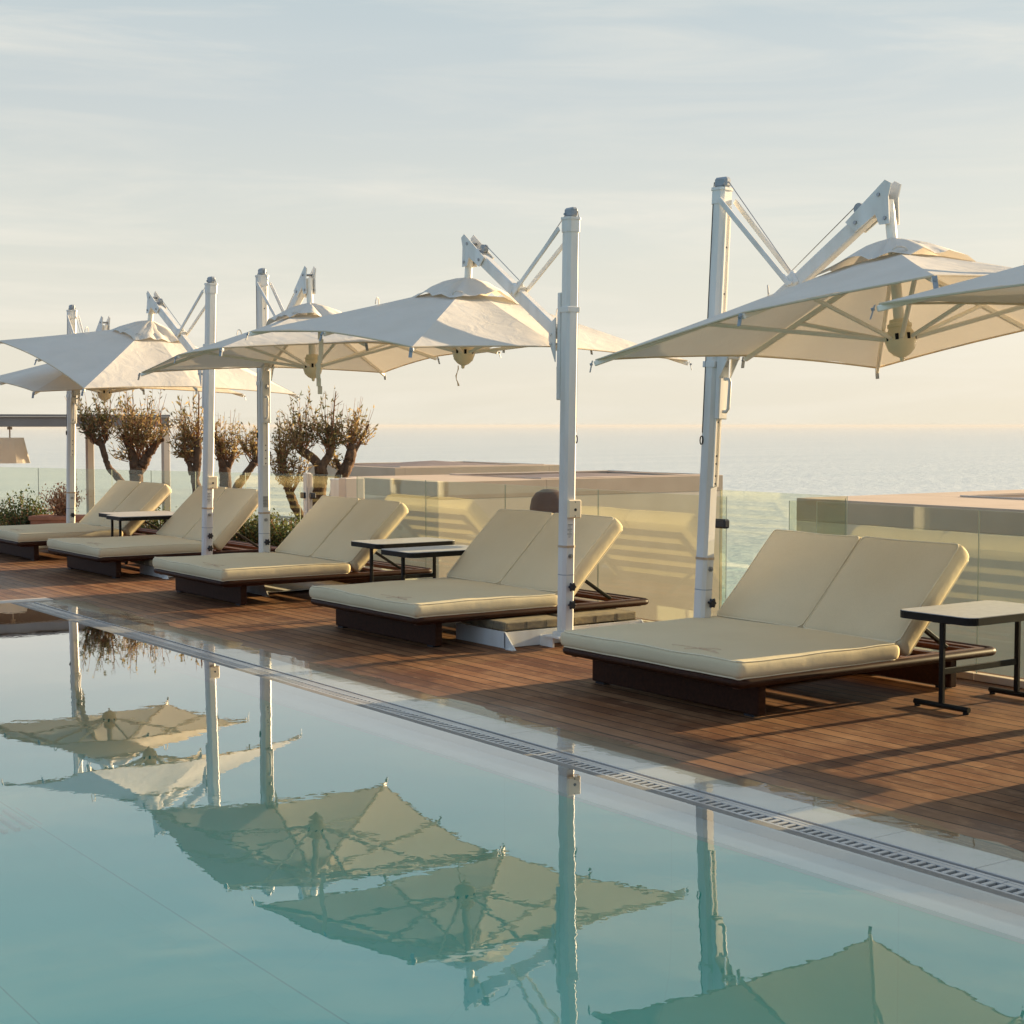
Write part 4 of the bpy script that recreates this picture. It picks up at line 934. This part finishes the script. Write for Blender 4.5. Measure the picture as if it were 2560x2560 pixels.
# ------------------------------------------------------------------ plants
def leaf(b, p, d, ln, wd, rnd, mi=0):
    d = d.normalized(); s = d.cross(Vector((rnd.uniform(-1, 1), rnd.uniform(-1, 1), rnd.uniform(-1, 1))))
    if s.length < 1e-3: s = d.orthogonal()
    s.normalize(); u = d.cross(s)
    b.add([p, p + d * (ln * .45) + s * wd + u * (wd * .3), p + d * ln, p + d * (ln * .45) - s * wd + u * (wd * .3)], [(0, 1, 2, 3)], mi)
def olive(depth, trunk, limbs, crowns, label, seed, shoots=(), leafm='oliveleaf', dens=0.25, zbase=-1.2):
    """trunk / limbs: lists of (x, y, radius px) traced at the tree's own distance; crowns: (root x, root y, centre x, centre y, rx, ry, twigs)"""
    rnd = random.Random(seed); S = depth / 2943.0
    base = at(trunk[0][0], trunk[0][1], depth); org = Vector((base.x, base.y, zbase))
    t = thing('olive_tree', org, label, 'olive tree', 'olive trees beyond the glass at the left')
    pt = lambda x, y, dz=0.0: at(x, y, depth + dz) - org
    b = MB()
    def limb(ps, n=14):
        ds = 0.0; pts = []; rs = []
        for k, q in enumerate(ps):
            x, y, r = q[:3]; dz = q[3] if len(q) > 3 else 0.0; pts.append(pt(x, y, dz)); rs.append(r * S)
        P2, R2 = [], []
        for k in range(len(pts) - 1):
            for m in range(5):
                u = m / 5; j = noise.noise(Vector((x * .1 + k * 1.7 + u * 3, seed, 0))) * rs[k] * 0.55
                P2.append(pts[k].lerp(pts[k + 1], u) + Vector((j, -j, j * .3))); R2.append((rs[k] * (1 - u) + rs[k + 1] * u) * (1 + 0.16 * noise.noise(Vector((k * 2.1 + u * 4, seed * 3.3, 1)))))
        P2.append(pts[-1]); R2.append(rs[-1]); b.tube(P2, R2, n)
    x0, y0, r0 = trunk[0][:3]; pb = pt(x0, y0); b.tube([Vector((pb.x, pb.y, 0)), pb], [r0 * S * 1.3, r0 * S], 12)
    limb(trunk)
    for l in limbs: limb(l)
    b.build('trunk', M['bark'], t, smooth=True)
    tw = MB(); lf = MB()
    for (rx0, ry0, cx, cy, rx, ry, n) in crowns:
        for k in range(int(n * dens)):
            a = rnd.uniform(0, 2 * math.pi); q = math.sqrt(rnd.random()); ex = cx + 1.12 * rx * q * math.cos(a); ey = cy + ry * q * math.sin(a)
            dz = rnd.uniform(-1, 1) * rx * S * math.sqrt(max(0, 1 - q * q * .7))
            p0 = pt(rx0 + rnd.gauss(0, 4), ry0 + rnd.gauss(0, 4), dz * .15); p2 = pt(ex, ey, dz); mid = p0.lerp(p2, .5) + Vector((rnd.gauss(0, .03), rnd.gauss(0, .03), -abs(rnd.gauss(0, .03))))
            seg = []; 
            for m in range(6): u = m / 5; seg.append(p0 * (1 - u) ** 2 + mid * (2 * u * (1 - u)) + p2 * u * u)
            tw.tube(seg, [0.008, 0.007, 0.006, 0.005, 0.004, 0.002], 4, cap=False)
            tip = (seg[-1] - seg[-2]).normalized(); ex_ = tip * rnd.uniform(.05, .28) + Vector((rnd.gauss(0, .02), rnd.gauss(0, .02), rnd.uniform(.02, .10)))
            tw.tube([seg[-1], seg[-1] + ex_], [0.004, 0.002], 4, cap=False); seg.append(seg[-1] + ex_)
            for br in range(2):
                s0 = rnd.choice(seg[2:5]); e0 = s0 + Vector((rnd.gauss(0, .10), rnd.gauss(0, .10), abs(rnd.gauss(.10, .08)))); tw.tube([s0, e0], [0.005, 0.002], 4, cap=False)
                for m in range(4): pp = s0.lerp(e0, rnd.uniform(.3, 1)); leaf(lf, pp, Vector((rnd.gauss(0, 1), rnd.gauss(0, 1), rnd.gauss(.5, .8))), rnd.uniform(.05, .095), rnd.uniform(.009, .015), rnd)
            for m in range(11):
                i = rnd.randint(2, 5); u = rnd.random(); pp = seg[i].lerp(seg[i + 1], u)
                leaf(lf, pp, tip * .6 + Vector((rnd.gauss(0, .8), rnd.gauss(0, .8), rnd.gauss(.3, .7))), rnd.uniform(.05, .10), rnd.uniform(.009, .016), rnd)
    for sh in shoots:
        pts = [pt(x, y) for x, y in sh]; tw.tube(pts, [0.018 * (1 - .6 * k / (len(pts) - 1)) for k in range(len(pts))], 6)
        for k in range(len(pts) - 1):
            for q in range(3):
                p = pts[k].lerp(pts[k + 1], rnd.random()); tw.tube([p, p + Vector((rnd.gauss(0, .05), rnd.gauss(0, .05), rnd.uniform(.02, .09)))], [0.005, 0.003], 4)
    tw.build('twigs', M['twig'], t)
    lf.build('crown', M[leafm], t)
    return t
olive(23.6, [(238, 922, 7), (222, 900, 7), (207, 885, 6), (200, 870, 5.5), (193, 842, 6), (186, 832, 5)], [[(193, 842, 4), (178, 833, 3.5), (170, 820, 2.5)], [(194, 840, 3.5), (201, 826, 2.5), (200, 800, 2)]],
      [(180, 832, 178, 795, 32, 42, 75), (198, 830, 190, 775, 40, 22, 60), (170, 822, 165, 790, 22, 34, 40)], 'slender olive tree leaning left with a small round crown, leftmost of the olives', 11, leafm='oliveleafdark')
olive(24.0, [(258, 915, 13), (257, 895, 13), (256, 882, 12)], [[(256, 885, 11), (252, 865, 10), (248, 850, 8), (240, 832, 7), (233, 818, 5)], [(262, 890, 10), (272, 872, 10), (281, 857, 8), (291, 842, 7), (302, 830, 5), (310, 830, 3)]],
      [(248, 845, 240, 795, 42, 40, 110), (262, 862, 262, 800, 40, 46, 120), (285, 852, 288, 800, 26, 34, 70), (252, 868, 222, 850, 22, 26, 24)], 'forked olive tree with a wide russet crown between the two left masts', 12, shoots=[[(303, 828), (303, 800), (302, 775)]])
olive(23.8, [(372, 922, 9), (368, 905, 8), (371, 880, 8), (373, 855, 8), (374, 826, 7)], [[(372, 872, 7), (360, 866, 6), (348, 866, 4)], [(362, 895, 6), (356, 870, 4.5)]],
      [(358, 868, 345, 810, 26, 56, 90), (372, 835, 362, 795, 30, 44, 80), (352, 868, 340, 845, 18, 30, 40)], 'upright olive tree with a bare dark stem beside the fourth mast', 13, shoots=[[(373, 830), (374, 790), (376, 745)], [(374, 826), (375, 780), (375, 738)]])
olive(24.2, [(426, 930, 12), (425, 905, 11), (424, 885, 11), (420, 872, 8)], [[(424, 885, 8), (416, 865, 6), (412, 850, 4)], [(428, 885, 7), (438, 865, 5), (442, 850, 3)]],
      [(418, 868, 412, 832, 24, 34, 80), (430, 872, 438, 836, 28, 32, 80)], 'short stout olive tree with a bushy crown just right of the fourth mast', 14, shoots=[[(410, 850), (408, 815), (409, 800)]])
olive(23.9, [(440, 935, 8), (450, 915, 8), (462, 898, 8), (474, 882, 7), (482, 868, 7)], [[(478, 876, 5), (486, 860, 4), (490, 850, 3)]],
      [(480, 870, 470, 838, 20, 28, 60), (484, 862, 484, 835, 16, 26, 40)], 'small olive trunk slanting right towards the third mast', 15)
olive(23.0, [(575, 985, 9), (556, 955, 9), (545, 925, 8), (538, 900, 7), (530, 870, 6)], [[(538, 900, 5), (528, 868, 4), (524, 850, 3)]],
      [(540, 915, 532, 858, 24, 50, 100), (532, 880, 540, 820, 30, 34, 70), (548, 930, 560, 880, 22, 28, 50)], 'drooping olive stem thick with small leaves right of the third mast', 16)
olive(23.3, [(598, 975, 14), (600, 950, 13), (604, 915, 13), (606, 893, 12), (604, 875, 11)], [[(604, 880, 9), (592, 866, 9), (578, 856, 9), (566, 848, 8)], [(607, 880, 9), (618, 864, 8), (624, 850, 6), (626, 838, 4)]],
      [(568, 850, 562, 805, 26, 44, 90), (572, 852, 588, 800, 26, 34, 60), (622, 852, 610, 805, 28, 42, 80), (624, 850, 630, 815, 20, 34, 50)], 'largest olive tree with a thick forked trunk and one tall bare shoot', 17,
      shoots=[[(624, 850), (628, 800), (631, 760), (634, 738)], [(568, 845), (567, 810), (566, 778)], [(562, 840), (552, 815), (547, 800)]], leafm='oliveleafdark')
olive(23.5, [(630, 950, 11), (640, 905, 11), (650, 890, 11), (658, 872, 11), (663, 855, 10), (666, 838, 8)], [[(648, 892, 6), (640, 880, 4), (634, 866, 3)], [(664, 862, 5), (672, 848, 3.5), (684, 825, 2.5), (696, 800, 2)]],
      [(660, 848, 655, 812, 24, 30, 70), (668, 842, 680, 812, 22, 28, 60), (638, 880, 632, 862, 14, 24, 26)], 'olive trunk leaning right in front of the far cabana roof', 18, shoots=[[(662, 842), (664, 810), (664, 792)]])
def bush(p, rx, ry, rz, n, m, label, seed, name='bush', cat='bush', ln=(.03, .06), wd=(.010, .018), stems=26, par=None):
    rnd = random.Random(seed); t = par or thing(name, p, label, cat); lf = MB(); st = MB(); off = Vector((0, 0, 0.36)) if par else Vector((0, 0, 0))
    for k in range(stems):
        a = rnd.uniform(0, 6.283); q = math.sqrt(rnd.random()); e = Vector((rx * q * math.cos(a), ry * q * math.sin(a), rz * (.55 + .5 * rnd.random()) * (1 - .4 * q * q)))
        s0 = Vector((e.x * .3, e.y * .3, 0)); st.tube([s0 + off, s0.lerp(e, .5) + Vector((0, 0, .05)) + off, e + off], [.008, .006, .003], 4, cap=False)
        for j in range(n // stems):
            u = rnd.uniform(.15, 1.02); pp = s0.lerp(e, u) + Vector((rnd.gauss(0, .045), rnd.gauss(0, .045), rnd.gauss(0, .045)))
            if pp.z < 0.01: pp.z = 0.02
            leaf(lf, pp + off, Vector((rnd.gauss(0, 1), rnd.gauss(0, 1), rnd.gauss(.6, .6))), rnd.uniform(*ln), rnd.uniform(*wd), rnd)
    st.build('stem', M['twig'], t); lf.build('foliage', m, t); return t
bp_ = at(45, 985, 21.6); bush((bp_.x, bp_.y, 0), 0.45, 0.40, 0.68, 2600, M['bushleaf'], 'rounded dark green bush at the left edge beside the planter', 21, stems=60)
bp_ = at(-30, 985, 21.9); bush((bp_.x, bp_.y, 0), 0.45, 0.40, 0.72, 1800, M['bushleaf'], 'green bush cut off by the left edge of the view', 22, stems=50)
# terracotta planter with a pinkish dry shrub
pp_ = at(116, 985, 21.4); t = thing('planter', (pp_.x, pp_.y, 0), 'terracotta trough planter with a dry pinkish shrub behind the leftmost mast', 'planter', rz=-TH + R(90))
b = MB(); b.box((-.38, -.17, 0), (.38, .17, .36), bev=.015); b.box((-.40, -.19, .30), (.40, .19, .365), bev=.012); b.build('trough', M['terracotta'], t)
bush((0, 0, 0), .30, .16, .50, 1300, M['pinkleaf'], '', 23, par=t, ln=(.025, .05), wd=(.009, .016), stems=34)
# low clipped shrubs behind the slanting glass
hl = ['low dark shrub behind the glass under the fourth mast', 'low dark shrub behind the glass right of the fourth mast', 'low shrub behind the glass left of the third mast', 'low shrub behind the glass right of the third mast', 'low shrub at the foot of the white gate post']
for i, px in enumerate((300, 400, 450, 500, 545)):
    q = at(px, 1010, 21.6 - i * 0.28); o = bush((q.x, q.y, -0.12), 0.55, 0.32, 0.60, 2400, M['bushleaf'], hl[i], 30 + i, stems=50)
    o['group'] = 'low shrubs behind the slanting glass'
# white picket rail on the lower level
q0, q1 = at(505, 985, 25.5), at(566, 985, 24.8)
t = thing('picket_rail', (q0.x, q0.y, -0.6), 'small white picket rail behind the low shrubs', 'railing')
b = MB(); d = Vector((q1.x - q0.x, q1.y - q0.y, 0)); b.bar((0, 0, 0.72), d + Vector((0, 0, 0.72)), 0.05, 0.03); b.bar((0, 0, 0.2), d + Vector((0, 0, 0.2)), 0.04, 0.03); b.build('rail', M['white'], t)
for k in range(8):
    b = MB(); p = d * (k / 7); b.box((p.x - .02, p.y - .02, 0), (p.x + .02, p.y + .02, 0.70)); b.build('picket', M['white'], t)

# ------------------------------------------------------------------ pergola and hanging lamp at the left
A0, A1 = at(-70, 797, 24.6), at(318, 797, 26.2); A0.z = A1.z = 0
d = (A1 - A0); ln = d.length; d.normalize(); nn = Vector((-d.y, d.x, 0)); 
if nn.dot(FWD) < 0: nn = -nn
t = thing('pergola', A0, 'pergola with flat, shade-grey roof beam and slim posts at the left', 'pergola')
b = MB(); zb0, zb1 = 1.575, 1.735
b.bar(Vector((0, 0, (zb0 + zb1) / 2)), d * ln + Vector((0, 0, (zb0 + zb1) / 2)), 0.12, zb1 - zb0, UP, bev=.006); b.bar(Vector((0, 0, zb1 + .022)), d * ln + Vector((0, 0, zb1 + .022)), 0.20, 0.035, UP); b.build('beam', M['greybeam'], t)
b = MB(); q = nn * 1.6 + d * (ln / 2) + Vector((0, 0, 1.66)); b.obox(q, d, nn, UP, ln / 2, 1.53, 0.03); b.build('roof', M['browncloth'], t)
for (px, dp) in ((170, 26.6), (313, 26.2), (-40, 26.6)):
    w = at(px, 900, dp); p = Vector((w.x - A0.x, w.y - A0.y, 0)); b = MB(); b.box((p.x - .055, p.y - .055, -3), (p.x + .055, p.y + .055, zb0), bev=.005); b.build('post', M['stuccolight'], t)
lp = at(19, 850, 25.0)
t = thing('hanging_lamp', (lp.x, lp.y, 0), 'tapered pale fabric lamp shade hanging from the pergola beam at the left', 'lamp')
b = MB(); n = 18; vs = []
for (r, z) in ((0.215, 1.40), (0.31, 0.995)):
    for k in range(n): a = 2 * math.pi * k / n; vs.append((r * math.cos(a), r * math.sin(a), z))
b.add(vs, [(k, n + k, n + (k + 1) % n, (k + 1) % n) for k in range(n)] + [tuple(range(n - 1, -1, -1))]); b.build('lamp_shade', M['lampcloth'], t)
b = MB(); b.tube([(0, 0, 1.39), (0, 0, 1.575)], .012, 8); b.tube([(0, 0, 1.53), (0, 0, 1.572)], .04, 12); b.build('stem', M['rust'], t)

# ------------------------------------------------------------------ sea haze
b = MB(); b.box((-61000, -61000, -19), (61000, 61000, 4.2)); hz_ = b.build('haze', None if False else bpy.data.materials.new('sea_haze'))
m = bpy.data.materials['sea_haze']; m.use_nodes = True; nt = m.node_tree; nt.nodes.clear()
pv = nt.nodes.new('ShaderNodeVolumePrincipled'); pv.inputs['Color'].default_value = (.66, .65, .62, 1); pv.inputs['Density'].default_value = 0.00011; pv.inputs['Anisotropy'].default_value = 0.0
mo = nt.nodes.new('ShaderNodeOutputMaterial'); nt.links.new(pv.outputs[0], mo.inputs['Volume']); hz_['kind'] = 'stuff'
